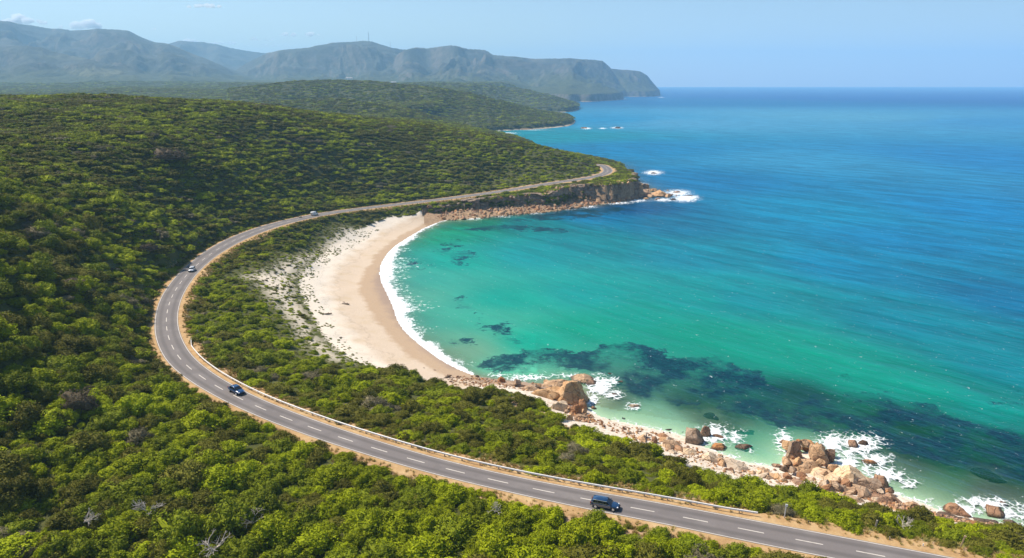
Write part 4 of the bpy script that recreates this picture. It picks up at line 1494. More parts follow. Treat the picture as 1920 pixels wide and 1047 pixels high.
HERO = [
 # the granite knoll by the bay
 (1095,722,62,22,"flat-topped brown boulder at the seaward end of the first granite knoll, surf on three sides",M_ROCK,0),
 (1108,724,36,14,"dark wet slab beside the flat-topped boulder at the seaward end of the knoll",M_RED,3),
 (1070,762,82,52,"largest rounded granite mass of the first knoll, its right end in shadow over the surf",M_ROCK,1),
 (1025,752,62,36,"ribbed tan granite mass just left of the largest mass of the first knoll",M_ROCK,2),
 (1040,730,60,22,"long cracked tan slab along the top of the first granite knoll",M_ROCK,5),
 (995,738,44,22,"low tan granite slab where the first knoll meets the shrubs",M_ROCK,4),
 (966,730,42,18,"split tan rock at the landward start of the first knoll",M_ROCK,6),
 (940,719,22,18,"rounded orange-brown boulder standing alone at the beach end of the first knoll",M_RED,7),
 (1048,774,34,30,"round pale boulder at the foot of the first knoll, above the shaded cleft",M_PALE,2),
 (1078,780,26,30,"blocky brown boulder stacked under the shaded end of the first knoll",M_RED,5),
 (1092,768,24,22,"small dark block wedged between first knoll and surf",M_RED,3),
 (1090,790,28,18,"broken brown rock at the start of the small sandy cove",M_ROCK,6),
 (1068,793,20,16,"angular brown rock half hidden by shrubs below the first knoll",M_ROCK,1),
 (1112,768,14,8,"orange rock at the edge of the surf just off the first knoll",M_RED,0),
 (1143,700+5,14,9,"small dark rock breaking the surf beyond the flat-topped boulder",M_DARK,4),
 (1150,744,24,10,"brown rock awash in the foam patch right of the first knoll",M_RED,7),
 (1162,720,12,8,"little wet rock at the outer edge of the foam beyond the knoll",M_DARK,2),
 (1187,768,28,14,"foam-washed pale rock alone in the shallows off the sandy cove",M_PALE,5),
 # the cove
 (1298,833,50,36,"big square-cut brown boulder on the shore between cove and surf",M_ROCK,3),
 (1322,822,28,24,"slanting brown slab leaning beside the square-cut boulder",M_RED,1),
 (1350,826,30,13,"long wet brown rock in the foam right of the square-cut boulder",M_RED,6),
 (1398,818,40,30,"mottled brown rock just under the water off the square-cut boulder",M_DARK,2),
 (1332,788,42,18,"dark weedy rock under the water nearest the cove",M_DARK,4),
 (1392,846,38,18,"wet brown rock at the waterline below the mottled rock",M_DARK,5),
 (1226,833,18,17,"dark upright rock on the sand of the cove beside the shrubs",M_RED,3),
 (1245,822,18,10,"flat dark rock on the wet sand of the cove",M_DARK,6),
 (1285,856,44,13,"thin pale slab at the landward foot of the square-cut boulder",M_PALE,5),
 (1330,868,46,24,"smooth pale slab with a black crack in the middle of the rock shelf",M_PALE,0),
 (1352,872,24,20,"split pale block right of the cracked slab on the rock shelf",M_ROCK,4),
 (1380,884,62,16,"low broad slab at the shrub edge of the rock shelf",M_PALE,6),
 (1346,846,40,14,"cluster-topping brown rock above the rock shelf",M_RED,1),
 (1458,878,26,12,"round brown rock alone in the clear shallow pool",M_RED,7),
 # the second knoll with surf behind
 (1487,866,42,42,"tall tan block on the left of the second knoll, facing the clear pool",M_ROCK,1),
 (1532,871,52,44,"tan block with a dark cleft on the right of the second knoll",M_ROCK,3),
 (1513,848,62,30,"rust-topped crown of the second knoll",M_RED,4),
 (1548,868,30,36,"shaded right shoulder of the second knoll against the foam",M_RED,2),
 (1471,836,20,14,"small rusty rock at the left tip of the second knoll",M_RED,6),
 (1500,885,80,16,"long tan ledge under the second knoll",M_ROCK,5),
 (1470,886,24,14,"dark wet rock between clear pool and the long ledge",M_DARK,0),
 (1566,882,30,14,"brown rock at the foam's edge between the second knoll and the great dome",M_RED,7),
 (1598,842,28,20,"brown rock in the middle of the largest foam patch, left of its twin",M_RED,3),
 (1617,839,26,15,"narrow dark twin rock in the largest foam patch",M_DARK,1),
 (1627,873,30,16,"rusty rock between the largest foam patch and the great dome",M_RED,5),
 # the great dome
 (1542,900,66,22,"smooth sloping pale slab at the landward left of the great dome",M_PALE,4),
 (1590,914,86,50,"great pale granite dome above the last rocky point",M_PALE,0),
 (1622,922,54,36,"rounded tan flank on the right of the great dome",M_ROCK,2),
 (1612,930,58,22,"tan boulder cut by a dark seam below the great dome",M_ROCK,6),
 (1560,924,60,16,"low tan ledge below the great dome",M_ROCK,5),
 (1648,915,40,28,"dark seaward shoulder of the great dome",M_RED,3),
 (1649,922,22,14,"pale grey rock tucked against the dark shoulder of the great dome",M_PALE,7),
 (1648,904,24,8,"flat rusty rock awash off the great dome, left one of the pair",M_RED,1),
 (1685,904,22,7,"flat rusty rock awash off the great dome, right one of the pair",M_RED,4),
 (1640,946,60,22,"jumbled brown rocks topped by one broad block between dome and shrubs",M_RED,5),
 (1600,948,48,16,"tan slab at the shrub edge below the great dome",M_ROCK,3),
 (1668,944,40,22,"dark brown block right of the jumbled rocks",M_RED,0),
 (1710,957,34,24,"rounded orange-brown boulder standing clear of the last point",M_ROCK,7),
 (1735,968,24,16,"dark wet rock behind the rounded orange-brown boulder",M_DARK,2),
 (1742,976,32,14,"flat tan boulder at the shrub edge in the last inlet",M_ROCK,1),
 (1788,965,52,28,"large rusty boulder with flat top in the last inlet",M_RED,4),
 (1782,978,44,16,"wet dark ledge under the large rusty boulder",M_DARK,6),
 (1806,983,36,14,"low wet rock between the large rusty boulder and the shrubs",M_DARK,5),
 (1862,970,46,26,"blocky brown boulder ringed by surf near the photo's right edge",M_RED,3),
 (1878,949,24,8,"flat brown rock awash beyond the blocky boulder",M_RED,1),
 (1848,985,40,12,"dark wet rocks' ledge behind the last shrubs",M_DARK,2),
 (1896,986,30,10,"small dark rock in the foam nearest the photo's right edge",M_DARK,0),
 (1848,898,62,22,"broad mottled reef rock just under the water off the last point",M_DARK,4),
 (1600,560,0,0,"",None,0),
]
for e in HERO:
    if e[2] == 0:
        continue
    sub = "under the water" in e[4]
    boulder(e[0], e[1], e[2], e[3], e[4], e[5], e[6], z0=(-.9 if sub else None), depth=(.9 if sub else .75))
# the beach
for e in [(740,690,22,8,"low brown rock shelf on the upper sand near the shrubs",M_ROCK,4),(795,693,8,5,"first of two small dark stones low on the sand by the swash",M_DARK,8),(815,697,9,5,"second of two small dark stones low on the sand, nearer the surf",M_DARK,9),
          (824,709,6,4,"tiny dark stone at the shrub end of the beach",M_DARK,10),(645,569,8,4,"dark stone alone in the middle of the dry sand",M_DARK,11),(597,555,6,4,"small dark stone on the dry sand near the dune",M_DARK,8),
          (660,662,7,3,"dark stone beside the drift line on the lower beach",M_DARK,9),(638,634,8,3,"flat dark stone at the dune foot on the lower beach",M_DARK,10),
          (895,708,10,6,"dark wet stone where the beach turns to rubble",M_DARK,11),(905,713,9,6,"brown stone at the beginning of the shore rubble",M_RED,8),(878,714,8,5,"small brown stone in front of the first shrubs",M_RED,9)]:
    boulder(*e[:7], name="stone", cat="stone")
# headland
for e in [(1238,371,50,16,"low orange rock platform at the tip of the far headland",M_ROCK,0),(1205,366,40,12,"broken brown rocks where the cliff ends at the headland tip",M_ROCK,3),(1268,363,18,6,"brown rock just beyond the headland platform",M_RED,5),
          (1262,377,16,5,"dark rock awash in the white patch before the headland platform",M_DARK,1),(1292,369,16,4,"outermost dark rock in the headland surf",M_DARK,2),(1225,327,17,6,"lone dark islet ringed by foam beyond the headland",M_DARK,4),
          (1154,311,18,4,"low dark reef behind the headland road's turn",M_DARK,6),(1177,330,22,12,"dark knobbly rock on the back shore of the headland",M_DARK,7),(1190,343,22,8,"brown rock below the headland's end",M_ROCK,1),(1203,350,24,7,"tan rock shelf beside the headland's end",M_ROCK,2),
          (1165,320,16,5,"small dark rock along the back shore of the headland",M_DARK,3)]:
    boulder(*e[:7])
for e in [(1095,241,12,3,"rusty rock at the tip of the green hill's shore",M_RED,2),(1158,241,16,2.6,"outer white-washed reef off the green hill",M_DARK,1)]:
    boulder(*e[:7], z0=.2, depth=.4)

# smaller rocks one can still count, and the rubble nobody could
def scatter_rocks(poly, n, wmin, wmax, label, group, mats, zoff=.0, maxtry=40, pile=0.0):
    P = pts(poly, .8)
    lo, hi = P.min(0), P.max(0)
    Q = RNG.uniform(lo, hi, (n * maxtry, 2))
    Q = Q[inside(Q, P)][:n]
    z = ground(Q)
    for q, zz in zip(Q, z):
        s_ = wmin + (wmax - wmin) * RNG.random() ** 2.2
        m = mats[int(RNG.integers(0, len(mats)))]
        o = bpy.data.objects.new("rock", rock_variant(8 + int(RNG.integers(0, 6)), m))
        COL.objects.link(o)
        o.location = (q[0], q[1], max(zz, -.5) + s_ * .12 + zoff + pile * RNG.random())
        o.scale = (s_ * RNG.uniform(.8, 1.3), s_ * RNG.uniform(.7, 1.1), s_ * RNG.uniform(.5, .85))
        o.rotation_euler = (RNG.uniform(-.2, .2), RNG.uniform(-.2, .2), RNG.uniform(0, 6.28))
        tag(o, label, "rock", group)
scatter_rocks([(1180,828),(1240,815),(1290,838),(1350,850),(1400,868),(1450,885),(1500,888),(1560,905),(1620,935),(1600,950),(1540,930),(1440,905),(1340,885),(1240,850)], 60, .6, 2.3, "small tan rock of the rocky shelf between the cove and the great dome", "small rocks of the shelf", [M_ROCK, M_ROCK, M_RED, M_PALE])
scatter_rocks([(830,712),(900,706),(960,718),(1010,735),(990,742),(940,738),(860,735)], 20, .35, .95, "small brown rock in the rubble between beach and first knoll", "small rocks by the first knoll", [M_ROCK, M_RED, M_ROCK])
scatter_rocks([(1110,780),(1180,792),(1250,806),(1280,830),(1230,842),(1170,825),(1110,800)], 12, .3, .7, "small brown rock on the sand of the little cove", "small rocks of the cove", [M_RED, M_ROCK, M_DARK])
scatter_rocks([(1620,930),(1700,945),(1780,975),(1880,990),(1900,1000),(1800,992),(1700,975),(1630,952)], 28, .5, 1.7, "dark brown rock in the wet jumble beyond the great dome", "rocks of the last point", [M_RED, M_DARK, M_RED])
scatter_rocks([(1110,772),(1200,780),(1300,800),(1290,812),(1200,800),(1120,788)], 8, .4, 1.1, "dark weedy rock showing through the shallows off the cove", "rocks in the shallows", [M_DARK], -.2)
scatter_rocks([(800,404),(900,396),(1000,388),(1050,382),(1080,374),(1130,373),(1190,367),(1215,362),(1198,371),(1120,384),(1030,396),(930,405),(840,411)], 58, 1.4, 3.6, "brown boulder in the tumbled band along the foot of the far cliff", "boulders at the cliff foot", [M_ROCK, M_ROCK, M_RED])
scatter_rocks([(985,715),(1060,712),(1110,735),(1105,780),(1075,795),(1040,780),(1000,750),(950,735)], 26, .6, 2.0, "angular tan rock wedged among the masses of the first knoll", "wedged rocks of the first knoll", [M_ROCK, M_RED, M_ROCK], pile=1.2)
scatter_rocks([(1460,880),(1475,835),(1520,822),(1560,850),(1575,885),(1520,895)], 24, .6, 2.0, "angular brown rock wedged among the blocks of the second knoll", "wedged rocks of the second knoll", [M_ROCK, M_RED, M_ROCK], pile=2.6)
scatter_rocks([(1520,890),(1580,868),(1640,885),(1680,925),(1680,955),(1600,945),(1540,925)], 30, .6, 2.1, "angular tan rock wedged around the great dome", "wedged rocks of the great dome", [M_ROCK, M_PALE, M_RED], pile=1.0)
scatter_rocks([(1188,350),(1215,347),(1262,357),(1282,366),(1225,374),(1190,370)], 34, 1.8, 5.4, "low brown rock of the broken shelf at the headland tip", "rocks of the headland shelf", [M_ROCK, M_RED, M_ROCK])
def rubble(poly, n, smin, smax):
    P = pts(poly, .8)
    Q = RNG.uniform(P.min(0), P.max(0), (n * 12, 2))
    Q = Q[inside(Q, P)][:n]
    return Q, RNG.uniform(0, 1, len(Q)) ** 3 * (smax - smin) + smin
R_ = [rubble([(830,708),(900,704),(960,716),(1010,735),(990,744),(940,740),(850,736)], 900, .08, .6),
      rubble([(1110,785),(1200,800),(1290,830),(1400,865),(1480,882),(1560,900),(1640,935),(1610,952),(1540,935),(1420,908),(1320,885),(1220,850),(1130,810)], 1300, .08, .7),
      rubble([(1060,765),(1110,775),(1120,800),(1080,800)], 500, .1, .9),
      rubble([(1620,930),(1700,945),(1780,972),(1880,988),(1900,1000),(1800,992),(1700,975),(1630,952)], 1000, .1, .9),
      rubble([(790,404),(900,396),(1000,386),(1050,380),(1130,372),(1190,366),(1215,360),(1198,372),(1120,385),(1030,397),(930,406),(840,412)], 1500, .3, 2.0)]
Q = np.concatenate([a for a, b in R_])
S_ = np.concatenate([b for a, b in R_])
zq = ground(Q)
rp = [proto("rock", rock_variant(8 + k, m)) for k in range(3) for m in (M_ROCK, M_RED)]
n = len(Q)
gn_scatter("rubble", np.concatenate([Q, np.maximum(zq, -.3)[:, None]], 1), S_[:, None] * RNG.uniform(.7, 1.25, (n, 3)), RNG.uniform(0, 6.28, (n, 3)) * [.1, .1, 1],
           RNG.integers(0, 6, n), rp, "brown broken rubble along the rocky shore", "rubble")

# the cliff of the headland: a broken wall standing at the edge of the high ground
Lc = resample(chaikin(pts(CLIFF, 2.0), 1), .9)
tg = np.gradient(Lc, axis=0)
tg /= np.linalg.norm(tg, axis=1)[:, None]
nr_ = np.stack([-tg[:, 1], tg[:, 0]], 1)
mid_ = Lc + nr_ * 4
if inside(mid_[len(mid_) // 2][None], CLIFFPOLY)[0] == False:
    nr_ = -nr_
arc_ = np.arange(len(Lc)) * .9
inner = ground(Lc - nr_ * 5.0)
inner = inner * np.interp(arc_, [0, 8, arc_[-1] - 26, arc_[-1]], [.5, 1, 1, .45])
topz = np.clip(np.convolve(np.pad(inner, 6, mode='edge'), np.ones(13) / 13, 'valid') + .2 + (vnoise(arc_ / 5, arc_ * 0, 12) - .5) * 1.6, 4.0, 16.5)
nz = 22
f = np.linspace(-.12, 1.12, nz)
Vc = []
big = (ridged(arc_ / 30, arc_ * 0, 71, 3) - .55) * 9
for j, q in enumerate(f):
    qq = min(max(q, 0), 1)
    zc = topz * qq + (-1.2 if q < 0 else 0)
    bl = vnoise(np.floor(arc_ / 4.2 + .5 * vnoise(arc_ / 6, arc_ * 0 + j * .35, 3)), np.floor(np.full_like(arc_, j / 4.5)), 5)
    disp = big * (.5 + .5 * qq) * .8 + (bl - .5) * 4.4 + (fbm(arc_ / 3, np.full_like(arc_, j * .55), 6, 3) - .5) * 3.0 + (1 - qq) * 2.6 - 1.2
    if q > 1:
        disp = disp - 3.5 * (q - 1) / .12
    if q < 0:
        disp = disp + 1.0
    Vc.append(np.concatenate([Lc + nr_ * disp[:, None], zc[:, None]], 1))
Vc = np.stack(Vc, 1)
struct("cliff", mesh_np("cliff", Vc.reshape(-1, 3), grid_faces(len(Lc), nz)[:, ::-1], smooth_=False), M_CLIFF)

# ------------------------------------------------------------------ vehicles
def paint(name, col, rough=.22, metal=.0):
    t = NT(name)
    n = t.noise(t.n("TexCoord").outputs["Object"], 2.0, 3)
    c = t.mix(n, tuple(x * .9 for x in col), col)
    return t.done(t.bsdf(c, rough, None, .5, metal, **{"Coat Weight": .6, "Coat Roughness": .05}))
M_BLUE = paint("dark_blue_paint", (.012, .045, .115))
M_GREYP = paint("slate_paint", (.15, .165, .20), .3, .0)
M_NAVY = paint("blue_paint", (.010, .050, .145))
M_SILV = paint("silver_paint", (.62, .63, .66), .3, .1)
M_WHITE = paint("white_paint", (.75, .75, .74), .35)
M_GLASS = flat_mat("car_glass", (.012, .014, .018), .06, .6)
M_TYRE = flat_mat("tyre_rubber", (.02, .02, .02), .85)
M_RIM = flat_mat("alloy_rim", (.72, .71, .70), .3, .5, .4)
M_CHROME = flat_mat("chrome_trim", (.75, .75, .77), .2, .5, .7)
M_LAMP = flat_mat("lamp_glass", (.80, .82, .84), .15, .6)
M_RED_L = flat_mat("tail_lamp", (.35, .012, .012), .2, .6)
M_BLACK = flat_mat("black_plastic", (.018, .018, .02), .6)

def loft(name, secs, mat, parent, sub=1):
    """closed skin through sections [(x, [(y,z)...])]"""
    bm = bmesh.new()
    rings = []
    for x, pr in secs:
        rings.append([bm.verts.new((x, y, z)) for y, z in pr])
    n = len(rings[0])
    for a, b in zip(rings[:-1], rings[1:]):
        for i in range(n):
            bm.faces.new((a[i], a[(i + 1) % n], b[(i + 1) % n], b[i]))
    bm.faces.new(rings[0][::-1])
    bm.faces.new(rings[-1])
    bmesh.ops.recalc_face_normals(bm, faces=bm.faces)
    o = bm_obj(name, bm, mat, parent, smooth_=True)
    if sub:
        md = o.modifiers.new("round", 'SUBSURF')
        md.levels = md.render_levels = sub
    return o

def poly_panel(name, corners, mat, parent, off=.012):
    bm = bmesh.new()
    c = [Vector(p) for p in corners]
    n = (c[1] - c[0]).cross(c[2] - c[0]).normalized()
    mid = sum(c, Vector()) / len(c)
    if n.dot(mid - Vector((mid.x * .9, 0, .9))) < 0:
        n = -n
    top = [bm.verts.new(p + n * off) for p in c]
    bot = [bm.verts.new(p - n * .01) for p in c]
    k = len(c)
    bm.faces.new(top)
    bm.faces.new(bot[::-1])
    for i in range(k):
        bm.faces.new((top[i], bot[i], bot[(i + 1) % k], top[(i + 1) % k]))
    bmesh.ops.recalc_face_normals(bm, faces=bm.faces)
    return bm_obj(name, bm, mat, parent)

def car(label, cat, loc, rz, kind, body_m, side_m, scale=1.2, name="car"):
    root = thing(name, label, cat, loc, rz)
    root.scale = (scale,) * 3
    W = .90
    def sec(x, w, zb, zt, tuck=.86):
        return (x, [(-w * .86, zb), (-w, zb + .16), (-w, zt - .18), (-w * tuck, zt), (w * tuck, zt), (w, zt - .18), (w, zb + .16), (w * .86, zb)])
    if kind == "wagon":
        S = [sec(-2.34, .70, .42, .80), sec(-2.26, .82, .30, .98), sec(-1.4, W, .24, 1.00), sec(0, W, .24, .98), sec(.95, W, .24, .96), sec(1.5, .88, .25, .91), sec(2.05, .82, .28, .80), sec(2.32, .64, .38, .66)]
        cab = [(-2.28, .76, .92, .98), (-1.98, .70, .92, 1.42), (-1.2, .69, .92, 1.49), (-.2, .68, .92, 1.49), (.30, .66, .92, 1.42), (1.12, .74, .92, .97)]
    elif kind == "hatch":
        S = [sec(-1.95, .70, .42, .82), sec(-1.88, .80, .30, .98), sec(-1.1, .86, .24, 1.00), sec(0, .86, .24, .99), sec(.8, .86, .24, .97), sec(1.35, .84, .25, .90), sec(1.75, .78, .28, .80), sec(1.95, .60, .38, .66)]
        cab = [(-1.92, .72, .92, 1.0), (-1.55, .66, .92, 1.44), (-.9, .66, .92, 1.50), (0, .65, .92, 1.50), (.35, .63, .92, 1.42), (1.02, .72, .92, .98)]
    elif kind == "van":
        S = [sec(-2.2, .84, .34, 1.2), sec(-2.15, .90, .30, 1.3), sec(-1.0, .92, .26, 1.3), sec(.2, .92, .26, 1.2), sec(1.0, .90, .26, 1.10), sec(1.7, .86, .28, 1.0), sec(2.1, .78, .32, .85), sec(2.25, .62, .42, .7)]
        cab = [(-2.18, .82, 1.1, 1.9), (-2.05, .80, 1.1, 2.0), (-1.0, .80, 1.1, 2.04), (.3, .78, 1.1, 2.0), (.75, .76, 1.1, 1.86), (1.55, .80, 1.0, 1.06)]
    else:  # saloon with a short boot
        S = [sec(-2.25, .72, .40, .84), sec(-2.15, .82, .30, .98), sec(-1.4, .89, .24, 1.0), sec(0, W, .24, .98), sec(.9, W, .24, .95), sec(1.5, .88, .25, .90), sec(2.05, .82, .28, .80), sec(2.28, .64, .38, .66)]
        cab = [(-1.75, .74, .92, .99), (-1.15, .66, .92, 1.40), (-.7, .66, .92, 1.46), (0, .66, .92, 1.46), (.25, .64, .92, 1.40), (1.0, .74, .92, .97)]
    loft("body", S, body_m, root)
    def csec(x, wt, zb, zt):
        wb = .82 if kind != "hatch" else .79
        if kind == "van":
            wb = .88
        return (x, [(-wb, zb), (-wt, zt - .06), (-wt * .86, zt), (wt * .86, zt), (wt, zt - .06), (wb, zb)])
    loft("roof", [csec(*c) for c in cab], body_m, root, 0)
    # glass: windscreen, back light, three side panes each side
    wb = .82 if kind == "wagon" or kind == "saloon" else (.79 if kind == "hatch" else .88)
    a, b = cab[-2], cab[-1]
    poly_panel("windscreen", [(b[0] - .06, -wb * .84, b[3] + .03), (b[0] - .06, wb * .84, b[3] + .03), (a[0] + .04, a[1] * .84, a[3] - .03), (a[0] + .04, -a[1] * .84, a[3] - .03)], M_GLASS, root, .02)
    a, b = cab[1], cab[0]
    if kind != "van":
        poly_panel("rear_window", [(b[0] + .05, -wb * .8, b[3] + .08), (b[0] + .05, wb * .8, b[3] + .08), (a[0] - .03, a[1] * .84, a[3] - .05), (a[0] - .03, -a[1] * .84, a[3] - .05)], M_GLASS, root, .02)
    zb, zt = .99, cab[2][3] - .12
    if kind == "van":
        zb, zt = 1.25, 1.82
    wt = cab[2][1]
    def side_pt(x, z, s):
        k = (z - .92) / (cab[2][3] - .06 - .92) if kind != "van" else (z - 1.1) / (2.04 - .06 - 1.1)
        return (x, s * (wb + (wt - wb) * k), z)
    x0, x1 = cab[0][0] + .2, cab[-1][0] - .28
    spans = [(x0 + .06, x0 + (x1 - x0) * .30), (x0 + (x1 - x0) * .33, x0 + (x1 - x0) * .62), (x0 + (x1 - x0) * .65, x1)]
    if kind == "van":
        spans = spans[2:]
    for s in (1, -1):
        for k, (p, q) in enumerate(spans):
            tl, tr_ = p, q
            if k == 0 and kind != "van":
                tl = p + .26
            if k == len(spans) - 1:
                tr_ = q - .46
            poly_panel("side_window", [side_pt(p, zb, s), side_pt(q, zb, s), side_pt(tr_, zt, s), side_pt(tl, zt, s)], M_GLASS, root, .018)
        L_ = S[0][0]
        Fx = S[-1][0]
        if side_m is not None:
            hw_ = S[3][1][1][0]
            poly_panel("door_panel", [(S[1][0] + .55, s * abs(hw_) * 1.0, .42), (.95, s * abs(hw_) * 1.0, .42), (1.0, s * abs(hw_), .82), (S[1][0] + .5, s * abs(hw_), .82)], side_m, root, .025)
            poly_panel("window_trim", [side_pt(x0 - .05, zb - .045, s), side_pt(x1 + .1, zb - .045, s), side_pt(x1 + .05, zb - .005, s), side_pt(x0 - .05, zb - .005, s)], M_CHROME, root, .028)
            poly_panel("roof_rail", [side_pt(x0 + .28, zt + .03, s), side_pt(x1 - .5, zt + .03, s), side_pt(x1 - .5, zt + .09, s), side_pt(x0 + .28, zt + .09, s)], M_CHROME, root, .04)
        bm = bmesh.new()
        v = bmesh.ops.create_uvsphere(bm, u_segments=10, v_segments=6, radius=1)['verts']
        for q in v:
            q.co = Vector((q.co.x * .17 + Fx - .24, q.co.y * .16 + s * .58, q.co.z * .09 + .66))
        bm_obj("headlight", bm, M_LAMP, root, smooth_=True)
        bm = bmesh.new()
        box_bm(bm, (L_ + .04, s * .66, .84), (.16, .22, .22))
        bmesh.ops.bevel(bm, geom=bm.edges[:], offset=.03, segments=2, affect='EDGES')
        bm_obj("taillight", bm, M_RED_L, root)
        bm = bmesh.new()
        v = bmesh.ops.create_uvsphere(bm, u_segments=8, v_segments=6, radius=1)['verts']
        for q in v:
            q.co = Vector((q.co.x * .1 + x1 - .1, q.co.y * .13 + s * 1.0, q.co.z * .08 + 1.03))
        bm_obj("mirror", bm, body_m, root, smooth_=True)
        for xx in (S[0][0] + .92, S[-1][0] - .88):
            bm = bmesh.new()
            bmesh.ops.create_cone(bm, segments=20, radius1=.33, radius2=.33, depth=.22, cap_ends=True)
            bmesh.ops.rotate(bm, verts=bm.verts, cent=(0, 0, 0), matrix=Matrix.Rotation(math.radians(90), 3, 'X'))
            bmesh.ops.bevel(bm, geom=[e for e in bm.edges if len(e.link_faces) == 2 and any(len(f.verts) > 4 for f in e.link_faces)], offset=.05, segments=2, affect='EDGES')
            wh = bm_obj("wheel", bm, M_TYRE, root, (xx, s * .84, .33))
            bm = bmesh.new()
            bmesh.ops.create_cone(bm, segments=16, radius1=.23, radius2=.17, depth=.06, cap_ends=True)
            bmesh.ops.rotate(bm, verts=bm.verts, cent=(0, 0, 0), matrix=Matrix.Rotation(math.radians(-90 * s), 3, 'X'))
            bm_obj("rim", bm, M_RIM, wh, (0, s * .125, 0))
    bm = bmesh.new()
    box_bm(bm, (S[-1][0] - .10, 0, .40), (.34, 1.35, .16))
    bmesh.ops.bevel(bm, geom=bm.edges[:], offset=.05, segments=2, affect='EDGES')
    bm_obj("front_bumper", bm, M_BLACK, root)
    bm = bmesh.new()
    box_bm(bm, (S[0][0] + .10, 0, .42), (.26, 1.45, .18))
    bmesh.ops.bevel(bm, geom=bm.edges[:], offset=.05, segments=2, affect='EDGES')
    bm_obj("rear_bumper", bm, M_BLACK, root)
    bm = bmesh.new()
    box_bm(bm, (S[-1][0] - .05, 0, .58), (.06, .8, .12))
    bm_obj("grille", bm, M_BLACK, root)
    return root

def road_at(px, py, lane):
    """spot on the road nearest a photo pixel, offset from the centre line by lane (m, + = sea side); heading along the line"""
    z = ROAD_Z
    for _ in range(6):
        _, a = seg_dist(onz(px, py, z)[None], CLINE)
        i = int(np.argmin(abs(CARC - a[0])))
        z = CLZ[i]
    p = CLINE[i] + NR[i] * lane
    return (p[0], p[1], z + .006), math.atan2(TG[i][1], TG[i][0])
l, hd = road_at(1138, 949, -1.25)
car("dark blue estate car with silver window trim, driving along the near stretch of road", "car", l, hd, "wagon", M_BLUE, M_GREYP, 1.07)
l, hd = road_at(441, 737, 1.35)
car("blue saloon car rounding the bend beside the guardrail's start, headlight catching the sun", "car", l, hd, "saloon", M_NAVY, None, 1.12)
l, hd = road_at(364, 509, .6)
car("small silver hatchback alone on the upper part of the bend", "car", l, hd, "hatch", M_SILV, None, 1.12)
l, hd = road_at(592, 404, -1.0)
car("small white van with dark front, farthest vehicle along the road", "van", l, hd + math.pi, "van", M_WHITE, None, 1.15, "van")

# ------------------------------------------------------------------ posts, stones by the road
M_WHITEP = flat_mat("white_post", (.70, .68, .66), .6)
M_WOOD = flat_mat("wooden_post", (.42, .30, .17), .85, var=.3, scale=6)
M_DWOOD = flat_mat("dark_post", (.13, .10, .075), .85)
def post(px, py, hgt, w, label, mat, head=None, cat="marker post", name="marker_post", lean=0.0, z=ROAD_Z - .3):
    p = onz(px, py, z)
    r = thing(name, label, cat, (p[0], p[1], z), math.atan2(-p[0], p[1]))
    r.rotation_euler[1] = lean
    bm = bmesh.new()
    box_bm(bm, (0, 0, hgt / 2), (w, w * .7, hgt))
    bmesh.ops.bevel(bm, geom=bm.edges[:], offset=w * .12, segments=1, affect='EDGES')
    bm_obj("shaft", bm, mat, r)
    if head:
        bm = bmesh.new()
        box_bm(bm, (.05, 0, hgt + .02), head)
        bmesh.ops.bevel(bm, geom=bm.edges[:], offset=.03, segments=1, affect='EDGES')
        bm_obj("cap", bm, M_WHITEP if mat is not M_WOOD else M_WOOD, r)
    return r
post(1470,974,2.7,.16,"tall pale post with white cap by the verge just past the guardrail's end",M_WHITEP,(.42,.14,.5),"post","road_post",.03)
post(1515,984,.75,.2,"short dark marker post in the sandy verge, nearest the tall pale post",M_DWOOD)
post(1598,1000,.85,.16,"thin dark marker post, second along the sandy verge past the tall pale post",M_DWOOD)
post(1667,1015,.85,.16,"thin grey marker post, third along the sandy verge past the tall pale post",M_POSTW)
post(1730,1027,.75,.16,"pale marker post, last before the wooden post at the verge",M_WHITEP)
post(1800,1028,2.3,.2,"tall wooden post with paler top among the shrubs by the bottom right verge",M_WOOD,(.34,.2,.3),"post","road_post",.14)
post(1642,988,1.3,.28,"stubby grey post half sunk in the shrubs behind the marker posts",M_POSTW,None,"post","stub_post",.05)
for (px, py, w_, h_, lab, m) in [(563,409,7,5,"pale boulder at the inland edge of the road before the white van",M_PALE),(368,624,9,7,"pale grey stone at the seaward verge above the guardrail's start",M_PALE),(1800,1041,9,4,"dark stone on the verge in front of the wooden post",M_DARK)]:
    boulder(px, py, w_, h_, lab, m, 5, z0=(13.3 if px == 563 else ROAD_Z - .1), name="stone", cat="stone")

# ------------------------------------------------------------------ dead shrubs with bare branches
def dead_mesh(seed, n=16):
    rn = random.Random(seed)
    bm = bmesh.new()
    def limb(p, d, L, r, lev):
        q = p + d * L
        dd = (q - p)
        M_ = Matrix.Translation((p + q) / 2) @ dd.to_track_quat('Z', 'Y').to_matrix().to_4x4()
        bmesh.ops.create_cone(bm, segments=5, radius1=r, radius2=r * .6, depth=L * 1.04, matrix=M_)
        if lev:
            for _ in range(rn.choice((2, 3))):
                e = (d + Vector((rn.gauss(0, .55), rn.gauss(0, .55), rn.gauss(.1, .35)))).normalized()
                limb(q, e, L * rn.uniform(.6, .85), r * .6, lev - 1)
    for k in range(7):
        a = rn.uniform(0, 6.28)
        d = Vector((math.cos(a) * .8, math.sin(a) * .8, rn.uniform(.35, .9))).normalized()
        limb(Vector((0, 0, -.1)), d, rn.uniform(.42, .6), .055, 3)
    me = bpy.data.meshes.new("branches")
    bm.to_mesh(me)
    bm.free()
    me.materials.append(M_DEAD)
    return me
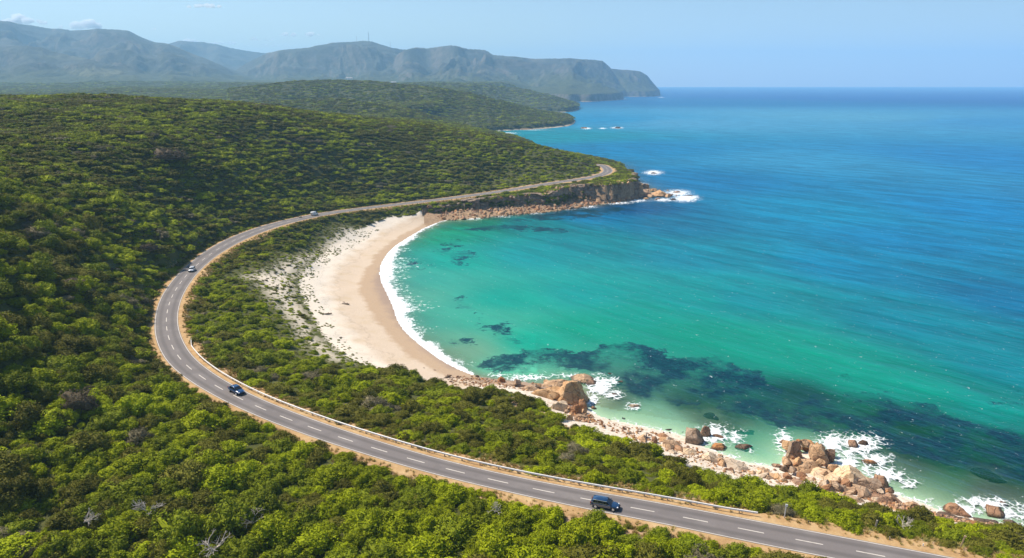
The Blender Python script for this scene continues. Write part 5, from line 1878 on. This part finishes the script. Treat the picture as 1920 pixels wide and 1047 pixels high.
for k, (px, py, z_, r_, lab) in enumerate([(282,956,21.0,2.2,"bleached bare branches of a dead shrub sticking out of the thicket"),(408,1024,18.2,2.6,"sprawling pale dead shrub with bare branches at the bottom edge"),(475,978,18.0,1.9,"grey dead shrub with fine twigs left of the sprawling dead one"),
                                       (1690,985,11.0,1.8,"pale bare dead shrub between seaward bushes and the last rocks"),(160,978,22.0,1.8,"grey leafless shrub near the bottom left corner"),(930,957,17.0,1.5,"grey-white dead crown among bright shrubs below the road")]):
    p, zg = on_ground(px, py + 14)
    r = thing("dead_shrub", lab, "dead shrub", (p[0], p[1], zg + 1.2), k * 1.3)
    r.scale = (r_, r_, r_ * .95)
    link("branches", dead_mesh(40 + k), None, r)
for k, (px, py, z_, r_, lab) in enumerate([(146,770,25.5,4.4,"large smooth grey-brown dome shrub standing above the thicket beside the bend"),(312,300,52,10.5,"great grey-brown dome shrub alone on the far hillside"),(122,540,31,4.6,"grey-brown shrub on the mid hillside"),(272,474,31,4.8,"wind-bent grey-brown shrub above the upper bend")]):
    p, zg = on_ground(px, py)
    r = thing("grey_shrub", lab, "shrub", (p[0], p[1], zg + .3), .2 * k)
    r.scale = (r_, r_ * .8, r_ * (1.0 if k < 1 else .62))
    cm_ = HI["grey"][k % 4].copy()
    cm_.materials.clear()
    cm_.materials.append(M_BROWNL)
    link("crown", cm_, None, r)
    link("stems", STEMS[k % 3], None, r)

# ------------------------------------------------------------------ driftwood on the sand
M_DRIFT = flat_mat("driftwood", (.16, .11, .07), .9)
for k, (px, py, L, a, lab) in enumerate([(612,594,4.2,.25,"long dark driftwood log on the dry sand below the dune"),(838,706,3.2,.9,"slanting driftwood stick at the shrub end of the beach"),(648,568,3.0,-.1,"thin driftwood branch beside the dark stone on the dry sand")]):
    p = onz(px, py, 2.5)
    bm = bmesh.new()
    vv = [bm.verts.new((x * L / 2, .12 * math.sin(x * 3 + k), .12)) for x in np.linspace(-1, 1, 7)]
    for i in range(6):
        bm.edges.new((vv[i], vv[i + 1]))
    br = bm.verts.new((L * .2, .6, .4))
    bm.edges.new((vv[4], br))
    o = bm_obj("driftwood", bm, M_DRIFT, None, (p[0], p[1], gz1(*p) + .1))
    md = o.modifiers.new("skin", 'SKIN')
    for i, sv in enumerate(o.data.skin_vertices[0].data):
        rr_ = .22 - .02 * abs(i - 3) if i < 7 else .08
        sv.radius = (rr_, rr_)
    o.data.skin_vertices[0].data[0].use_root = True
    o.rotation_euler = (0, 0, a)
    tag(o, lab, "driftwood")

# ------------------------------------------------------------------ masts and houses far away
M_MAST = flat_mat("mast_steel", (.20, .20, .22), .6)
def mast(px, py, top, Y, lab):
    b = ony(px, py, Y)
    t = ony(px, top, Y)
    hgt = t[2] - b[2]
    r = thing("radio_mast", lab, "mast", (b[0], b[1], b[2] - 6))
    bm = bmesh.new()
    w0, w1 = hgt * .045, hgt * .016
    for k in range(3):
        a = k * 2.094
        p0 = Vector((math.cos(a) * w0, math.sin(a) * w0, 0))
        p1 = Vector((math.cos(a) * w1, math.sin(a) * w1, hgt + 4))
        d = p1 - p0
        bmesh.ops.create_cone(bm, segments=5, radius1=hgt * .012, radius2=hgt * .009, depth=d.length, matrix=Matrix.Translation((p0 + p1) / 2) @ d.to_track_quat('Z', 'Y').to_matrix().to_4x4())
    for j in range(10):
        zz = (j + .5) / 10 * hgt
        w = w0 + (w1 - w0) * j / 10
        box_bm(bm, (0, 0, zz), (w * 1.5, w * .2, hgt * .008), j * 1.05)
    bm_obj("lattice", bm, M_MAST, r)
    bm = bmesh.new()
    box_bm(bm, (0, 0, hgt * .96), (w1 * 2.4, w1 * 2.4, hgt * .05))
    bm_obj("antenna", bm, M_MAST, r)
mast(691.5, 79, 60, 5560, "tallest of the three radio masts on the mountain top")
mast(669, 78, 67.5, 5560, "shorter radio mast left of the tallest on the mountain top")
mast(732, 89, 78.5, 5560, "small faint radio mast on the mountain's shoulder")
M_WALLW = flat_mat("white_wall", (.75, .73, .69), .8)
M_ROOF = flat_mat("roof_sheet", (.42, .38, .36), .6)
def house(px, py, Y, L, D, Hh, lab):
    b = ony(px, py, Y)
    r = thing("house", lab, "house", tuple(b), .15)
    bm = bmesh.new()
    box_bm(bm, (0, 0, Hh / 2 - 4), (L, D, Hh + 8))
    bm_obj("wall", bm, M_WALLW, r)
    bm = bmesh.new()
    v = [bm.verts.new(q) for q in [(-L * .53, -D * .56, Hh), (L * .53, -D * .56, Hh), (L * .53, D * .56, Hh), (-L * .53, D * .56, Hh), (-L * .53, 0, Hh * 1.5), (L * .53, 0, Hh * 1.5)]]
    for f_ in ((0, 1, 5, 4), (2, 3, 4, 5), (0, 4, 3), (1, 2, 5), (0, 3, 2, 1)):
        bm.faces.new([v[i] for i in f_])
    bm_obj("roof", bm, M_ROOF, r)
house(655, 149.5, 3600, 30, 12, 7, "long white building at the foot of the mountain with the masts")
house(738, 157, 3400, 24, 11, 6, "small white house on the plain right of the long white building")

# ------------------------------------------------------------------ clouds (beyond the haze)
def cloud_mat():
    t = NT("cloud_vapour")
    v = t.n("VolumePrincipled")
    v.inputs["Color"].default_value = (1, 1, 1, 1)
    v.inputs["Density"].default_value = .012
    v.inputs["Anisotropy"].default_value = .2
    t.t.links.new(v.outputs[0], t.out.inputs["Volume"])
    return t.m
M_CLOUD = cloud_mat()
CY = 21000.0
for k, (px, py, w, h_, lab) in enumerate([
    (36, 33, 95, 22, "long white cloud above the left mountain, at the photo's left edge"),
    (150, 40, 80, 24, "puffy white cloud with a pointed left end above the left mountain"),
    (380, 9, 86, 11, "flat white cloud alone at the top of the sky"),
    (288, 53, 11, 5, "tiny white wisp over the left mountain's shoulder"),
    (350, 75, 70, 11, "low white cloud over the gap between the mountains, left one"),
    (420, 79, 75, 10, "low white cloud over the gap between the mountains, middle one"),
    (478, 72, 20, 7, "small round cloud above the gap, left of its pair"),
    (506, 73, 26, 7, "small round cloud above the gap, right of its pair"),
    (541, 62, 36, 12, "puffy white cloud above the middle mountain's left slope"),
    (585, 61, 36, 14, "small peaked cloud nearest the radio masts"),
    (500, 84, 100, 6, "thin faint cloud bank low behind the middle mountain")]):
    c_ = ony(px, py, CY)
    m_ = CY / F_PX
    rn = random.Random(90 + k)
    bm = bmesh.new()
    npf = max(7, int(w / 4.5))
    for j in range(npf):
        fx_ = rn.uniform(-1, 1)
        hh = h_ * (1 - .75 * abs(fx_) ** 1.5) * rn.uniform(.45, 1.0)
        rr_ = max(hh * .42, 1.2)
        x_ = fx_ * w * .46
        z_ = -h_ * .5 + rr_ * .6 + rn.uniform(0, 1) * max(0, hh - rr_ * 1.6)
        M_ = Matrix.Translation((x_ * m_, rn.uniform(-1, 1) * h_ * m_ * .5, z_ * m_)) @ Matrix.Diagonal((rr_ * m_ * rn.uniform(1.1, 1.7), rr_ * m_ * 1.2, rr_ * m_, 1))
        bmesh.ops.create_icosphere(bm, subdivisions=3, radius=1.0, matrix=M_)
    o = bm_obj("cloud", bm, M_CLOUD, None, tuple(c_), True)
    md = o.modifiers.new("join", 'REMESH')
    md.mode = 'VOXEL'
    md.voxel_size = max(18.0, h_ * m_ / 26)
    md.use_smooth_shade = True
    tx = bpy.data.textures.new("cloud_lumps", 'CLOUDS')
    tx.noise_scale = h_ * m_ * .35
    tx.noise_depth = 3
    dm = o.modifiers.new("lumps", 'DISPLACE')
    dm.texture = tx
    dm.strength = h_ * m_ * .28
    dm.mid_level = .5
    dm.texture_coords = 'LOCAL'
    tag(o, lab, "cloud")

# ------------------------------------------------------------------ the air
t = NT("sea_air")
pv = t.n("VolumePrincipled")
pv.inputs["Color"].default_value = (.38, .69, 1.0, 1)
pv.inputs["Density"].default_value = 1.15e-4
pv.inputs["Anisotropy"].default_value = 0.1
t.t.links.new(pv.outputs[0], t.out.inputs["Volume"])
bm = bmesh.new()
box_bm(bm, (0, 7300, 365), (52000, 16400, 750))
hz = bm_obj("haze", bm, t.m)
tag(hz, "pale blue sea haze fading the far mountains", "haze", None, "stuff")
